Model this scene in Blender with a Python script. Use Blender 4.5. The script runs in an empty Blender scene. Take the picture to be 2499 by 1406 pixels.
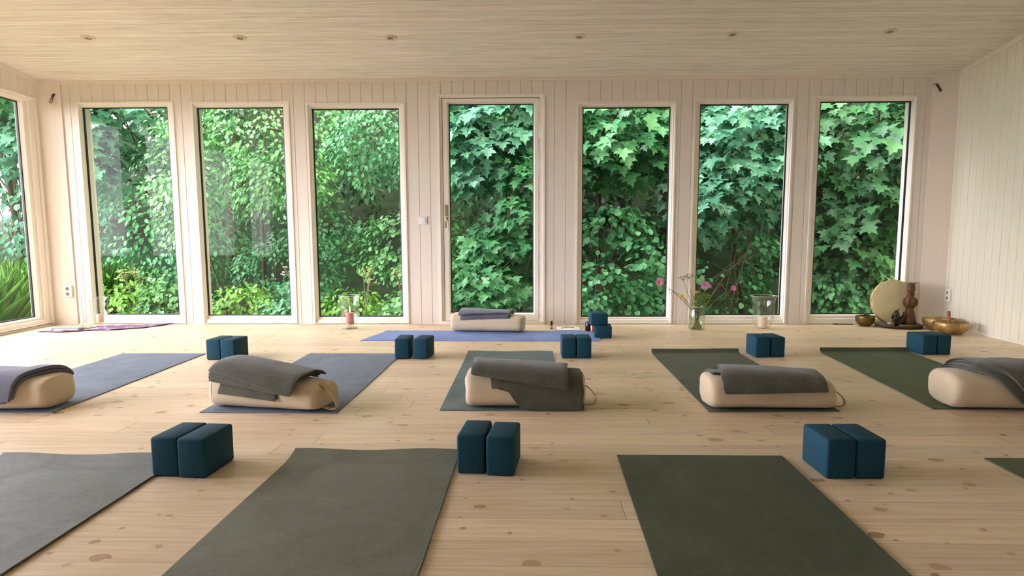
import bpy, bmesh, math, random
import numpy as np
from math import sin, cos, pi, radians, atan2, sqrt
from mathutils import Vector, Matrix, noise

R = random.Random(7)
SKY, EXPO = 2.4, 1.2
scene = bpy.context.scene
COL = scene.collection

# ------------------------------------------------------------------ camera
F, CX, CY = 1657.9, 1260.7, 770.9
PIT, YAW, ROL = .1158, .0239, .0027
CAM = Vector((0, -7.1133, .915))
fw = Vector((-sin(YAW)*cos(PIT), cos(YAW)*cos(PIT), -sin(PIT)))
rt = Vector((cos(YAW), sin(YAW), 0)); dn = fw.cross(rt)
rt2 = cos(ROL)*rt + sin(ROL)*dn
dn2 = -sin(ROL)*rt + cos(ROL)*dn
cd = bpy.data.cameras.new('camera'); cam = bpy.data.objects.new('camera', cd); COL.objects.link(cam)
cd.sensor_width = 36; cd.lens = F/2499*36
cd.shift_x = -(CX-1249.5)/2499; cd.shift_y = (CY-703)/2499
cd.clip_start = .05; cd.clip_end = 200
m = Matrix((rt2, -dn2, -fw)).transposed().to_4x4(); m.translation = CAM
cam.matrix_world = m
scene.camera = cam

def ray(u, v):
    return rt2*((u-CX)/F) + dn2*((v-CY)/F) + fw
def fl(u, v, z=0):            # point of the photo on a level plane
    r = ray(u, v); t = (z-CAM.z)/r.z; return CAM + r*t
def aty(u, v, y=0):           # point of the photo at depth y
    r = ray(u, v); t = (y-CAM.y)/r.y; return CAM + r*t

# ------------------------------------------------------------------ helpers
def lin(c):
    c = c/255; return c/12.92 if c <= .04045 else ((c+.055)/1.055)**2.4
def rgb(r, g, b): return (lin(r), lin(g), lin(b), 1)

class M:
    """small node-material helper"""
    def __init__(s, name, color=(.8, .8, .8, 1), rough=.5, spec=.5, metal=0, **kw):
        s.m = bpy.data.materials.new(name); s.m.use_nodes = True
        s.n = s.m.node_tree.nodes; s.l = s.m.node_tree.links
        s.b = s.n['Principled BSDF']
        s.b.inputs['Base Color'].default_value = color
        s.b.inputs['Roughness'].default_value = rough
        s.b.inputs['Specular IOR Level'].default_value = spec
        s.b.inputs['Metallic'].default_value = metal
        for k, v in kw.items(): s.b.inputs[k.replace('_', ' ')].default_value = v
    def node(s, t, **kw):
        n = s.n.new(t)
        for k, v in kw.items(): setattr(n, k, v)
        return n
    def coords(s, scale=(1, 1, 1), out='Object', rot=(0, 0, 0), loc=(0, 0, 0)):
        t = s.node('ShaderNodeTexCoord'); mp = s.node('ShaderNodeMapping')
        mp.inputs['Scale'].default_value = scale; mp.inputs['Rotation'].default_value = rot
        mp.inputs['Location'].default_value = loc
        s.l.new(t.outputs[out], mp.inputs['Vector']); return mp.outputs['Vector']
    def noise(s, vec, scale=5, detail=3, rough=.5, dist=0):
        n = s.node('ShaderNodeTexNoise'); n.inputs['Scale'].default_value = scale
        n.inputs['Detail'].default_value = detail; n.inputs['Roughness'].default_value = rough
        n.inputs['Distortion'].default_value = dist
        s.l.new(vec, n.inputs['Vector']); return n.outputs['Fac']
    def ramp(s, fac, stops):
        r = s.node('ShaderNodeValToRGB'); e = r.color_ramp.elements
        e[0].position, e[0].color = stops[0]; e[1].position, e[1].color = stops[-1]
        for p, c in stops[1:-1]:
            x = e.new(p); x.color = c
        s.l.new(fac, r.inputs['Fac']); return r.outputs['Color']
    def mix(s, fac, a, b, blend='MIX'):
        n = s.node('ShaderNodeMix', data_type='RGBA', blend_type=blend)
        for sock, v in ((n.inputs[0], fac), (n.inputs[6], a), (n.inputs[7], b)):
            if isinstance(v, (int, float, tuple)): sock.default_value = v
            else: s.l.new(v, sock)
        return n.outputs[2]
    def math(s, op, a, b=0, c=0):
        n = s.node('ShaderNodeMath', operation=op)
        for sock, v in zip(n.inputs, (a, b, c)):
            if isinstance(v, (int, float)): sock.default_value = v
            else: s.l.new(v, sock)
        return n.outputs[0]
    def color(s, c): s.l.new(c, s.b.inputs['Base Color'])
    def bump(s, h, strength=.3, dist=.01):
        b = s.node('ShaderNodeBump'); b.inputs['Strength'].default_value = strength
        b.inputs['Distance'].default_value = dist
        s.l.new(h, b.inputs['Height']); s.l.new(b.outputs['Normal'], s.b.inputs['Normal'])

def tag(o, label=None, cat=None, group=None, kind=None):
    if label: o['label'] = label
    if cat: o['category'] = cat
    if group: o['group'] = group
    if kind: o['kind'] = kind
    return o
def empty(name, loc=(0, 0, 0), rz=0, **kw):
    o = bpy.data.objects.new(name, None); COL.objects.link(o)
    o.location = loc; o.rotation_euler = (0, 0, rz); o.empty_display_size = .1
    return tag(o, **kw)
def link(name, me, mat, parent=None, loc=(0, 0, 0), smooth=False, rz=0, autos=None):
    o = bpy.data.objects.new(name, me); COL.objects.link(o); o.location = loc
    o.rotation_euler = (0, 0, rz)
    if mat is not None: me.materials.append(mat.m if isinstance(mat, M) else mat)
    if smooth:
        me.polygons.foreach_set('use_smooth', [True]*len(me.polygons))
        if autos: me.set_sharp_from_angle(angle=radians(autos))
    if parent: o.parent = parent
    return o

class MB:
    """collects shapes for ONE mesh object"""
    def __init__(s, off=(0, 0, 0)): s.bm = bmesh.new(); s.off = Vector(off)
    def quad(s, *p):
        vs = [s.bm.verts.new(Vector(q)-s.off) for q in p]; return s.bm.faces.new(vs)
    def box(s, x0, x1, y0, y1, z0, z1, bev=0, seg=2, mat=None):
        r = bmesh.ops.create_cube(s.bm, size=1)
        vs = r['verts']
        T = Matrix.Translation(Vector(((x0+x1)/2, (y0+y1)/2, (z0+z1)/2))-s.off) @ Matrix.Diagonal((x1-x0, y1-y0, z1-z0, 1))
        if mat is not None: T = mat @ T
        bmesh.ops.transform(s.bm, matrix=T, verts=vs)
        if bev:
            es = list({e for v in vs for e in v.link_edges})
            bmesh.ops.bevel(s.bm, geom=es, offset=bev, segments=seg, profile=.5, affect='EDGES')
        return s
    def lathe(s, prof, seg=32, c=(0, 0, 0), mat=None, capb=True, capt=True):
        rings = []
        c = Vector(c)
        for (r, z) in prof:
            ring = []
            for i in range(seg):
                a = 2*pi*i/seg; p = Vector((r*cos(a), r*sin(a), z))
                if mat is not None: p = mat @ p
                ring.append(s.bm.verts.new(p+c-s.off))
            rings.append(ring)
        for a, b in zip(rings, rings[1:]):
            for i in range(seg):
                j = (i+1) % seg; s.bm.faces.new((a[i], a[j], b[j], b[i]))
        if capb: s.bm.faces.new(rings[0][::-1])
        if capt: s.bm.faces.new(rings[-1])
        return s
    def tube(s, pts, rad, seg=8, caps=True):
        pts = [Vector(p) for p in pts]; n = len(pts)
        rad = rad if isinstance(rad, (list, tuple)) else [rad]*n
        up = Vector((0, 0, 1)); rings = []
        prev = None
        for i, p in enumerate(pts):
            d = (pts[min(i+1, n-1)]-pts[max(i-1, 0)]).normalized()
            if prev is None:
                a = d.cross(up)
                if a.length < .1: a = d.cross(Vector((1, 0, 0)))
                a.normalize()
            else:
                a = (prev - d*prev.dot(d)).normalized()
            prev = a; b = d.cross(a)
            rings.append([s.bm.verts.new(p+(a*cos(2*pi*k/seg)+b*sin(2*pi*k/seg))*rad[i]-s.off) for k in range(seg)])
        for a, b in zip(rings, rings[1:]):
            for i in range(seg):
                j = (i+1) % seg; s.bm.faces.new((a[i], a[j], b[j], b[i]))
        if caps: s.bm.faces.new(rings[0][::-1]); s.bm.faces.new(rings[-1])
        return s
    def ico(s, c, r, sc=(1, 1, 1), sub=2):
        q = bmesh.ops.create_icosphere(s.bm, subdivisions=sub, radius=1)
        bmesh.ops.transform(s.bm, matrix=Matrix.Translation(Vector(c)-s.off) @ Matrix.Diagonal((r*sc[0], r*sc[1], r*sc[2], 1)), verts=q['verts'])
        return s
    def grid(s, P, closed=False):
        """P[i][j] points"""
        V = [[s.bm.verts.new(Vector(p)-s.off) for p in row] for row in P]
        for i in range(len(V)-1):
            n = len(V[i])
            for j in range(n if closed else n-1):
                k = (j+1) % n
                s.bm.faces.new((V[i][j], V[i][k], V[i+1][k], V[i+1][j]))
        return V
    def build(s, name, mat, parent=None, loc=(0, 0, 0), smooth=False, rz=0, autos=None, fix=True):
        if fix: bmesh.ops.recalc_face_normals(s.bm, faces=s.bm.faces)
        me = bpy.data.meshes.new(name); s.bm.to_mesh(me); s.bm.free()
        return link(name, me, mat, parent, loc, smooth, rz, autos)

# ------------------------------------------------------------------ materials
def paint(name, c, grain=.04, axis='z'):
    k = M(name, rgb(*c), .55, .35)
    sc = {'z': (14, 14, 1.2), 'x': (1.2, 14, 14), 'y': (14, 1.2, 14)}[axis]
    f = k.noise(k.coords(sc), 3, 4, .6)
    a = tuple(x*(1-grain) for x in rgb(*c)[:3])+(1,)
    k.color(k.ramp(f, [(.3, a), (.7, rgb(*c))])); k.bump(f, .12, .003)
    return k
WALL = (234, 226, 214)
m_wall = paint('painted panel boards', WALL)
m_wallr = paint('warm cast painted boards', (232, 228, 206))  # yellowish light cast on the right wall put into its colour
m_frame = paint('painted window frame', (242, 235, 222), .02)
m_trim = paint('painted trim', (238, 228, 214), .03)
m_gasket = M('black glazing gasket', rgb(18, 24, 24), .5)
m_white = M('white plastic', rgb(236, 234, 228), .35)
m_socket = M('socket hole grey', rgb(120, 116, 112), .5)

# ceiling: rough whitewashed boards that run along x
k = M('whitewashed rough ceiling boards', rough=.75, spec=.2)
sep = k.node('ShaderNodeSeparateXYZ'); k.l.new(k.coords(), sep.inputs[0])
row = k.math('DIVIDE', sep.outputs[1], .095)
fr = k.math('FRACT', row); rid = k.math('FLOOR', row)
st = k.noise(k.coords((.9, 26, 26)), 2.4, 6, .7, .6)
wn = k.node('ShaderNodeTexWhiteNoise', noise_dimensions='1D'); k.l.new(rid, wn.inputs['W'])
base = k.ramp(st, [(.30, rgb(204, 194, 178)), (.45, rgb(233, 227, 215)), (.6, rgb(247, 243, 235))])
tone = k.math('MULTIPLY_ADD', wn.outputs['Value'], .08, .95)
comb = k.node('ShaderNodeCombineColor'); [k.l.new(tone, comb.inputs[i]) for i in range(3)]
base = k.mix(1., base, comb.outputs[0], 'MULTIPLY')
gap = k.math('LESS_THAN', fr, .045)
base = k.mix(k.math('MULTIPLY', gap, .45), base, rgb(150, 134, 110))
k.color(base); k.bump(k.math('SUBTRACT', st, gap), .5, .004)
m_ceil = k

# floor: pine planks along x with knots
k = M('pale pine planks', rough=.42, spec=.45)
PW = .16
vec = k.coords()
sep = k.node('ShaderNodeSeparateXYZ'); k.l.new(vec, sep.inputs[0])
rowf = k.math('DIVIDE', k.math('ADD', sep.outputs[1], .027), PW); rid = k.math('FLOOR', rowf); fy = k.math('FRACT', rowf)
w1 = k.node('ShaderNodeTexWhiteNoise', noise_dimensions='1D'); k.l.new(rid, w1.inputs['W'])
xo = k.math('ADD', k.math('DIVIDE', sep.outputs[0], 3.1), k.math('MULTIPLY', w1.outputs['Value'], 7.3))
cid = k.math('FLOOR', xo); fx = k.math('FRACT', xo)
cv = k.node('ShaderNodeCombineXYZ'); k.l.new(rid, cv.inputs[0]); k.l.new(cid, cv.inputs[1])
w2 = k.node('ShaderNodeTexWhiteNoise', noise_dimensions='3D'); k.l.new(cv.outputs[0], w2.inputs['Vector'])
# per-plank shifted coordinates
offs = k.node('ShaderNodeVectorMath', operation='MULTIPLY_ADD')
k.l.new(w2.outputs['Color'], offs.inputs[0]); offs.inputs[1].default_value = (9, 0, 9); k.l.new(vec, offs.inputs[2])
def mapped(scale):
    mp = k.node('ShaderNodeMapping'); mp.inputs['Scale'].default_value = scale
    k.l.new(offs.outputs[0], mp.inputs['Vector']); return mp.outputs['Vector']
grain = k.noise(mapped((1.1, 22, 1)), 2.2, 5, .6, .8)
fine = k.noise(mapped((3, 120, 1)), 2.0, 3, .6)
wob = k.node('ShaderNodeTexNoise'); wob.inputs['Scale'].default_value = 17; k.l.new(offs.outputs[0], wob.inputs['Vector'])
def knotset(scale, amt, sel, r0, rv):
    wadd = k.node('ShaderNodeVectorMath', operation='MULTIPLY_ADD'); k.l.new(wob.outputs['Color'], wadd.inputs[0])
    wadd.inputs[1].default_value = (amt, amt*.6, 0); k.l.new(mapped(scale), wadd.inputs[2])
    vor = k.node('ShaderNodeTexVoronoi', voronoi_dimensions='2D'); vor.feature = 'F1'; vor.inputs['Scale'].default_value = 1
    k.l.new(wadd.outputs[0], vor.inputs['Vector'])
    ks = k.node('ShaderNodeSeparateColor'); k.l.new(vor.outputs['Color'], ks.inputs[0])
    rad = k.math('MULTIPLY', k.math('GREATER_THAN', ks.outputs[0], sel), k.math('MULTIPLY_ADD', ks.outputs[1], rv, r0))
    return k.math('DIVIDE', vor.outputs['Distance'], k.math('MAXIMUM', rad, .0001)), ks.outputs[2]
kA, tA = knotset((3.6, 4.4, 1), .16, .45, .035, .075)
kB, tB = knotset((6.1, 6.6, 1), .10, .55, .03, .05)
kn = k.math('MINIMUM', kA, kB)
knot = k.math('LESS_THAN', kn, 1)
halo = k.node('ShaderNodeMapRange'); halo.inputs[1].default_value = 1; halo.inputs[2].default_value = 2.6
halo.inputs[3].default_value = 1; halo.inputs[4].default_value = 0; k.l.new(kn, halo.inputs[0])
c0 = k.ramp(grain, [(.28, rgb(208, 176, 136)), (.45, rgb(222, 198, 162)), (.62, rgb(234, 214, 182)), (.8, rgb(221, 195, 158))])
c0 = k.mix(.25, c0, k.ramp(fine, [(.3, rgb(204, 174, 136)), (.7, rgb(240, 222, 190))]))
tone = k.math('MULTIPLY_ADD', w2.outputs['Value'], .16, .88)
comb = k.node('ShaderNodeCombineColor'); [k.l.new(tone, comb.inputs[i]) for i in range(3)]
c0 = k.mix(1., c0, comb.outputs[0], 'MULTIPLY')
c0 = k.mix(k.math('MULTIPLY', halo.outputs[0], .3), c0, rgb(206, 168, 124))
kc = k.ramp(k.math('MULTIPLY', kn, 1), [(.0, rgb(132, 88, 58)), (.6, rgb(160, 118, 84)), (1., rgb(96, 62, 42))])
c0 = k.mix(k.math('MULTIPLY', knot, k.math('MULTIPLY_ADD', tA, .5, .35)), c0, kc)
edge = k.math('MINIMUM', fy, k.math('SUBTRACT', 1, fy))
ln = k.math('LESS_THAN', edge, .010)
jn = k.math('LESS_THAN', fx, .0012)
seam = k.math('MAXIMUM', k.math('MULTIPLY', ln, .38), k.math('MULTIPLY', jn, .6))
c0 = k.mix(seam, c0, rgb(120, 84, 54))
k.color(c0)
k.bump(k.math('MULTIPLY_ADD', seam, -1.2, k.math('MULTIPLY', grain, .25)), .35, .003)
m_floor = k

# architectural glass (thin sheet: see-through plus mirror by angle)
def glassmat(name, tint=(1, 1, 1, 1), f0=.055, rough=.0):
    mt = bpy.data.materials.new(name); mt.use_nodes = True
    n = mt.node_tree.nodes; l = mt.node_tree.links; n.clear()
    out = n.new('ShaderNodeOutputMaterial'); mx = n.new('ShaderNodeMixShader')
    tr = n.new('ShaderNodeBsdfTransparent'); tr.inputs[0].default_value = tint
    gl = n.new('ShaderNodeBsdfGlossy'); gl.inputs['Roughness'].default_value = rough
    lw = n.new('ShaderNodeLayerWeight'); lw.inputs['Blend'].default_value = .5
    pw = n.new('ShaderNodeMath'); pw.operation = 'POWER'; l.new(lw.outputs['Facing'], pw.inputs[0]); pw.inputs[1].default_value = 4
    ma = n.new('ShaderNodeMath'); ma.operation = 'MULTIPLY_ADD'; l.new(pw.outputs[0], ma.inputs[0])
    ma.inputs[1].default_value = .75; ma.inputs[2].default_value = f0
    l.new(ma.outputs[0], mx.inputs[0]); l.new(tr.outputs[0], mx.inputs[1]); l.new(gl.outputs[0], mx.inputs[2])
    l.new(mx.outputs[0], out.inputs[0]); return mt
m_pane = glassmat('window glass', (.985, .99, .985, 1), .018)
m_vase = glassmat('clear vase glass', (.93, .955, .93, 1), .11)
m_water = glassmat('water', (.86, .9, .78, 1), .03)

# cloth
def cloth(name, c1, c2, bumpk=.35, scale=260, rough=.95):
    k = M(name, rough=rough, spec=.12)
    k.b.inputs['Sheen Weight'].default_value = .25
    v = k.coords()
    f = k.noise(v, scale, 3, .7); g = k.noise(v, 9, 3, .6)
    k.color(k.mix(.35, k.ramp(f, [(.3, rgb(*c1)), (.7, rgb(*c2))]), k.ramp(g, [(.3, rgb(*c1)), (.7, rgb(*c2))])))
    k.bump(f, bumpk, .002); return k
m_bolster = cloth('natural cotton canvas', (196, 178, 148), (216, 200, 170), .18, 420)
m_pipe = cloth('canvas piping', (168, 150, 120), (186, 168, 138), .1)
m_strap = cloth('tan webbing strap', (176, 152, 108), (196, 172, 128), .2)
m_blanket = cloth('grey wool blanket', (58, 61, 53), (108, 108, 94), .5, 200)
m_blanket2 = cloth('blue grey wool blanket', (72, 74, 84), (118, 120, 132), .5, 200)
def foam():
    k = M('teal foam', rough=.75, spec=.25)
    f = k.noise(k.coords(), 300, 2); k.color(k.ramp(f, [(.3, rgb(15, 56, 74)), (.7, rgb(23, 74, 92))])); k.bump(f, .1, .001); return k
m_foam = foam()
def matmat(name, c, ribs=.22):
    k = M(name, rough=.62, spec=.35)
    v = k.coords(); f = k.noise(v, 60, 3, .6); g = k.noise(v, 3.2, 4, .6, 1.)
    c1 = tuple(x*.84 for x in c); c2 = tuple(min(255, x*1.1) for x in c)
    col = k.mix(.4, k.ramp(g, [(.35, rgb(*c1)), (.65, rgb(*c2))]), k.ramp(f, [(.3, rgb(*c1)), (.7, rgb(*c2))]))
    w = k.node('ShaderNodeTexWave', wave_type='BANDS', bands_direction='X'); w.inputs['Scale'].default_value = 84
    w.inputs['Distortion'].default_value = 0; k.l.new(v, w.inputs['Vector'])
    col = k.mix(k.math('MULTIPLY', w.outputs['Fac'], ribs), col, rgb(*[x*.62 for x in c]))
    k.color(col); k.bump(w.outputs['Fac'], .35, .0015); return k

# ------------------------------------------------------------------ room shell
ZC = 2.52; SL = .085
def cz(y): return ZC - SL*y
YR = -9.6                                       # rear wall
def xl(y): return -5.0772 - .0662*y
def xr(y): return 4.2270 + .0715*y
def struct(o): o['kind'] = 'structure'; return o

b = MB(); b.box(-5.4, 4.5, YR-.25, .22, -.12, 0)
floor = struct(b.build('floor', m_floor))
b = MB()
y0, y1 = YR-.3, .25
def cpt(x, y, d=0): return (x, y, cz(y)+d)
P = [cpt(-5.5, y0), cpt(4.6, y0), cpt(4.6, y1), cpt(-5.5, y1)]
Q = [(x, y, z+.12) for x, y, z in P]
b.quad(*P); b.quad(*Q)
for i in range(4): b.quad(P[i], P[(i+1) % 4], Q[(i+1) % 4], Q[i])
struct(b.build('ceiling', m_ceil))
# roof with eaves above
b = MB()
y0, y1 = YR-.8, .75
P = [(-6.0, y0, cz(y0)+.15), (5.1, y0, cz(y0)+.15), (5.1, y1, cz(y1)+.15), (-6.0, y1, cz(y1)+.15)]
Q = [(x, y, z+.15) for x, y, z in P]
b.quad(*P); b.quad(*Q)
for i in range(4): b.quad(P[i], P[(i+1) % 4], Q[(i+1) % 4], Q[i])
struct(b.build('trim_9', m_trim))

# openings in the back wall, each as (x0, x1, ztop) on the inner face
GY = .075                                        # glass plane depth
K = (7.1133+GY)/7.1133
gl = {}                                          # glass rectangles at y = GY
raw = {1: (-4.645, -3.762, .103, 2.2475), 2: (-3.449, -2.5635, .094, 2.238), 3: (-2.258, -1.3725, .082, 2.2175),
       4: (-.854, .005, .1255, 2.2545), 5: (.511, 1.392, .082, 2.213), 6: (1.6965, 2.5745, .0985, 2.235), 7: (2.897, 3.793, .108, 2.2525)}
for i, (a, c, zb, zt) in raw.items():
    gl[i] = (a*K, c*K, (zb-.915)*K+.915, (zt-.915)*K+.915)
op = {}
for i, (a, c, zb, zt) in raw.items():
    if i == 4:
        l_ = aty(1073, 500).x; r_ = aty(1327, 500).x
        op[i] = (l_, r_, aty(1200, 233).z)
    else: op[i] = (a-.055, c+.055, zt+.052)
BP = .1163; PH = aty(742.8, 230).x
def boards(b, x0, x1, z0, z1, fn, nsub=1):
    """vertical tongue-and-groove boards with V grooves between x0 and x1; fn(x, depth) -> (X, Y)"""
    g, d = .0045, .006
    xs = [(x0, 0)]
    n = math.floor((x0-PH)/BP)+1
    while PH+n*BP < x1-g:
        c = PH+n*BP
        if c-g > x0: xs += [(c-g, 0), (c-g*.35, d), (c+g*.35, d), (c+g, 0)]
        n += 1
    xs.append((x1, 0))
    for (a, da), (c, dc) in zip(xs, xs[1:]):
        A = fn(a, da); C = fn(c, dc)
        za = z1(A[1]) if callable(z1) else z1; zc2 = z1(C[1]) if callable(z1) else z1
        b.quad((A[0], A[1], z0), (C[0], C[1], z0), (C[0], C[1], zc2), (A[0], A[1], za))
b = MB()
f0 = lambda x, d: (x, d)
XB0, XB1 = -4.865, 4.005
cur = XB0
for i in sorted(op):
    a, c, zt = op[i]
    boards(b, cur, a, 0, ZC+.01, f0); boards(b, a, c, zt, ZC+.01, f0)
    cur = c
boards(b, cur, XB1, 0, ZC+.01, f0)
# solid wall body behind the boards
def body(b, x0, x1, z0, z1): b.box(x0, x1, .008, .20, z0, z1)
cur = -5.3
for i in sorted(op):
    a, c, zt = op[i]
    body(b, cur, a, -.1, ZC+.1); body(b, a, c, zt, ZC+.1); body(b, a, c, -.1, .004)
    cur = c
body(b, cur, 4.5, -.1, ZC+.1)
# reveals
for i in sorted(op):
    a, c, zt = op[i]
    b.quad((a, 0, 0), (a, .01, 0), (a, .01, zt), (a, 0, zt)); b.quad((c, 0, 0), (c, .01, 0), (c, .01, zt), (c, 0, zt))
    b.quad((a, 0, zt), (c, 0, zt), (c, .01, zt), (a, .01, zt))
struct(b.build('wall_back', m_wall, fix=False))

def ring(b, o, i_, yo, yi, T=None):
    """quad ring between rectangle o=(x0,x1,z0,z1) at depth yo and rectangle i_ at depth yi"""
    def c(r, y): return [(r[0], y, r[2]), (r[1], y, r[2]), (r[1], y, r[3]), (r[0], y, r[3])]
    A, B = c(o, yo), c(i_, yi)
    for j in range(4):
        k_ = (j+1) % 4
        q = [A[j], A[k_], B[k_], B[j]]
        if T: q = [T(p) for p in q]
        b.quad(*q)
def inset(r, d): return (r[0]+d, r[1]-d, r[2]+d, r[3]-d)

def window(name, O, G, T=None, parent=None, gy=GY):
    """O opening rectangle (x0,x1,z0,z1) on the wall face, G glass rectangle; all in wall-local coords, T maps to world"""
    w = empty(name); w['kind'] = 'structure'
    b = MB()
    o1 = (O[0]-.010, O[1]+.010, O[2], O[3]+.010)
    ring(b, o1, o1, .001, -.010, T)                 # thin cover strip standing proud
    o2 = (O[0]+.006, O[1]-.006, O[2]+.006, O[3]-.006)
    ring(b, o1, o2, -.010, -.010, T)
    o3 = (O[0]+.009, O[1]-.009, O[2]+.009, O[3]-.009)
    ring(b, o2, o3, -.010, .012, T)
    def lerp(t): return tuple(o3[q]*(1-t)+G[q]*t for q in range(4))
    o4 = lerp(.45); ring(b, o3, o4, .012, .016, T)
    o5 = lerp(.52); ring(b, o4, o5, .016, .040, T)
    o6 = lerp(.82); ring(b, o5, o6, .040, .044, T)
    g1 = (G[0]-.004, G[1]+.004, G[2]-.004, G[3]+.004)
    ring(b, o6, g1, .044, gy-.006, T)
    ring(b, g1, g1, gy-.006, gy+.03, T)
    # outer side of the frame
    ring(b, g1, (O[0], O[1], O[2], O[3]), gy+.03, gy+.05, T)
    b.build('window_frame', m_frame, w, fix=False)
    b = MB(); ring(b, g1, inset(G, .006), gy-.005, gy-.001, T); ring(b, inset(G, .006), inset(G, .006), gy-.001, gy+.02, T)
    b.build('gasket', m_gasket, w, fix=False)
    b = MB()
    c = [(G[0], gy+.004, G[2]), (G[1], gy+.004, G[2]), (G[1], gy+.004, G[3]), (G[0], gy+.004, G[3])]
    c = [T(p) if T else p for p in c]; b.quad(*c)
    b.build('pane', m_pane, w, fix=False)
    return w
for i in (1, 2, 3, 5, 6, 7):
    a, c, zt = op[i]
    window('window_%d' % (i if i < 4 else i-1), (a, c, .006, zt), gl[i])

# glazed door
d = empty('door_1'); d['kind'] = 'structure'
a, c, zt = op[4]
lf = (aty(1083, 500, .02).x, aty(1315, 500, .02).x, aty(1200, 783, .02).z, aty(1200, 240, .02).z)   # leaf
b = MB()
o1 = (a-.012, c+.012, .0, zt+.012)
ring(b, o1, o1, .001, -.012); ring(b, o1, (a+.008, c-.008, .03, zt-.006), -.012, -.012)
fi = (a+.010, c-.010, .032, zt-.010); ring(b, (a+.008, c-.008, .03, zt-.006), fi, -.012, .006)
ring(b, fi, (lf[0]-.006, lf[1]+.006, lf[2]-.006, lf[3]+.006), .006, .008)
ring(b, (lf[0]-.006, lf[1]+.006, lf[2]-.006, lf[3]+.006), (lf[0]-.006, lf[1]+.006, lf[2]-.006, lf[3]+.006), .008, .16)
b.build('door_frame', m_frame, d, fix=False)
b = MB(); G = gl[4]
ring(b, lf, lf, .07, .014); ring(b, lf, inset(lf, .004), .014, .010)
g0 = (G[0]-.014, G[1]+.014, G[2]-.014, G[3]+.014); ring(b, inset(lf, .004), g0, .010, .012)
g1 = (G[0]-.004, G[1]+.004, G[2]-.004, G[3]+.004); ring(b, g0, g1, .012, .066); ring(b, g1, g1, .066, .10); ring(b, g1, lf, .10, .10)
b.build('door_leaf', m_frame, d, fix=False)
b = MB(); ring(b, g1, inset(G, .006), .068, .072); ring(b, inset(G, .006), inset(G, .006), .072, .09)
b.build('gasket', m_gasket, d, fix=False)
b = MB(); b.quad((G[0], .08, G[2]), (G[1], .08, G[2]), (G[1], .08, G[3]), (G[0], .08, G[3]))
b.build('pane', m_pane, d, fix=False)
b = MB(); b.box(a+.012, c-.012, -.004, .19, .002, lf[2]-.012, .004)
b.build('threshold', paint('oiled threshold wood', (190, 160, 120), .1, 'x'), d)
m_hplate = M('brushed brass-grey plate', rgb(150, 142, 120), .4, metal=.6)
hx = aty(1089, 545, -.01)
b = MB(); b.box(hx.x-.016, hx.x+.014, -.001, .012, aty(1089, 556).z, aty(1089, 500).z, .003)
pl = b.build('handle_plate', m_hplate, d)
b = MB()
pts = [(1091.5, 529, -.004), (1088.3, 529, -.03), (1086.2, 532, -.045), (1088.5, 537, -.05), (1092, 541.5, -.052), (1093, 549, -.052), (1093, 563, -.050)]
b.tube([aty(*p) for p in pts], [.006, .006, .006, .006, .0065, .007, .0065], 10)
b.build('door_handle', M('white enamelled metal', rgb(244, 236, 214), .3), d, smooth=True)

# corner boards
b = MB()
def panel(b, A, B, th=.02):
    A, B = Vector(A), Vector(B); dd = (B-A).normalized(); n = Vector((dd.y, -dd.x))
    z = lambda p: cz(p.y)+.01
    A2, B2 = A+n*th, B+n*th
    P_ = [A, A2, B2, B]
    for j in range(3):
        p, q = P_[j], P_[j+1]
        b.quad((p.x, p.y, 0), (q.x, q.y, 0), (q.x, q.y, z(q)), (p.x, p.y, z(p)))
panel(b, (xl(-.055)-.01, -.055), (XB0, .0), .018)
struct(b.build('trim_1', m_trim))
b = MB(); panel(b, (XB1, .0), (xr(-.055)+.01, -.055), .018)
struct(b.build('trim_2', m_trim))
# cornice strips
b = MB(); b.box(XB0, XB1, -.014, .0, ZC-.036, ZC+.004, .003)
struct(b.build('trim_3', m_trim))
def cornice(xf, s, name):
    b = MB()
    ya, yb = -.07, YR
    for (h0, d0, h1, d1) in ((0, 0, -.04, 0), ):
        pa = [(xf(y)+s*dx, y, cz(y)+dz) for y in (ya, yb) for dx, dz in ((0, -.045), (.014, -.045), (.018, .004), (0, .004))]
        b.quad(pa[0], pa[1], pa[5], pa[4]); b.quad(pa[1], pa[2], pa[6], pa[5]); b.quad(pa[0], pa[1], pa[2], pa[3]); b.quad(pa[4], pa[5], pa[6], pa[7])
    return struct(b.build(name, m_trim))
cornice(xl, 1, 'trim_4'); cornice(xr, -1, 'trim_5')

# right wall: panel boards, closed
b = MB()
AR = atan2(.0715, 1)
fr_ = lambda t, dd: (xr(t)+dd, t)
boards(b, YR, -.05, 0, lambda y: cz(y)+.01, fr_)
b.quad((xr(YR)+.02, YR, -.1), (xr(.2)+.02, .2, -.1), (xr(.2)+.02, .2, cz(0)+.1), (xr(YR)+.02, YR, cz(YR)+.1))
b.quad((xr(YR)+.2, YR, -.1), (xr(.2)+.2, .2, -.1), (xr(.2)+.2, .2, cz(0)+.1), (xr(YR)+.2, YR, cz(YR)+.1))
struct(b.build('wall_right', m_wallr, fix=False))
b = MB()
for (ya, yb) in ((-.06, YR),):
    q = [(xr(y)-dx, y, z) for y in (ya, yb) for dx, z in ((0, .022), (.008, .020), (.012, 0))]
    b.quad(q[0], q[1], q[4], q[3]); b.quad(q[1], q[2], q[5], q[4]); b.quad(q[0], q[1], q[2])if False else None
struct(b.build('baseboard_right', m_trim))

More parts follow.
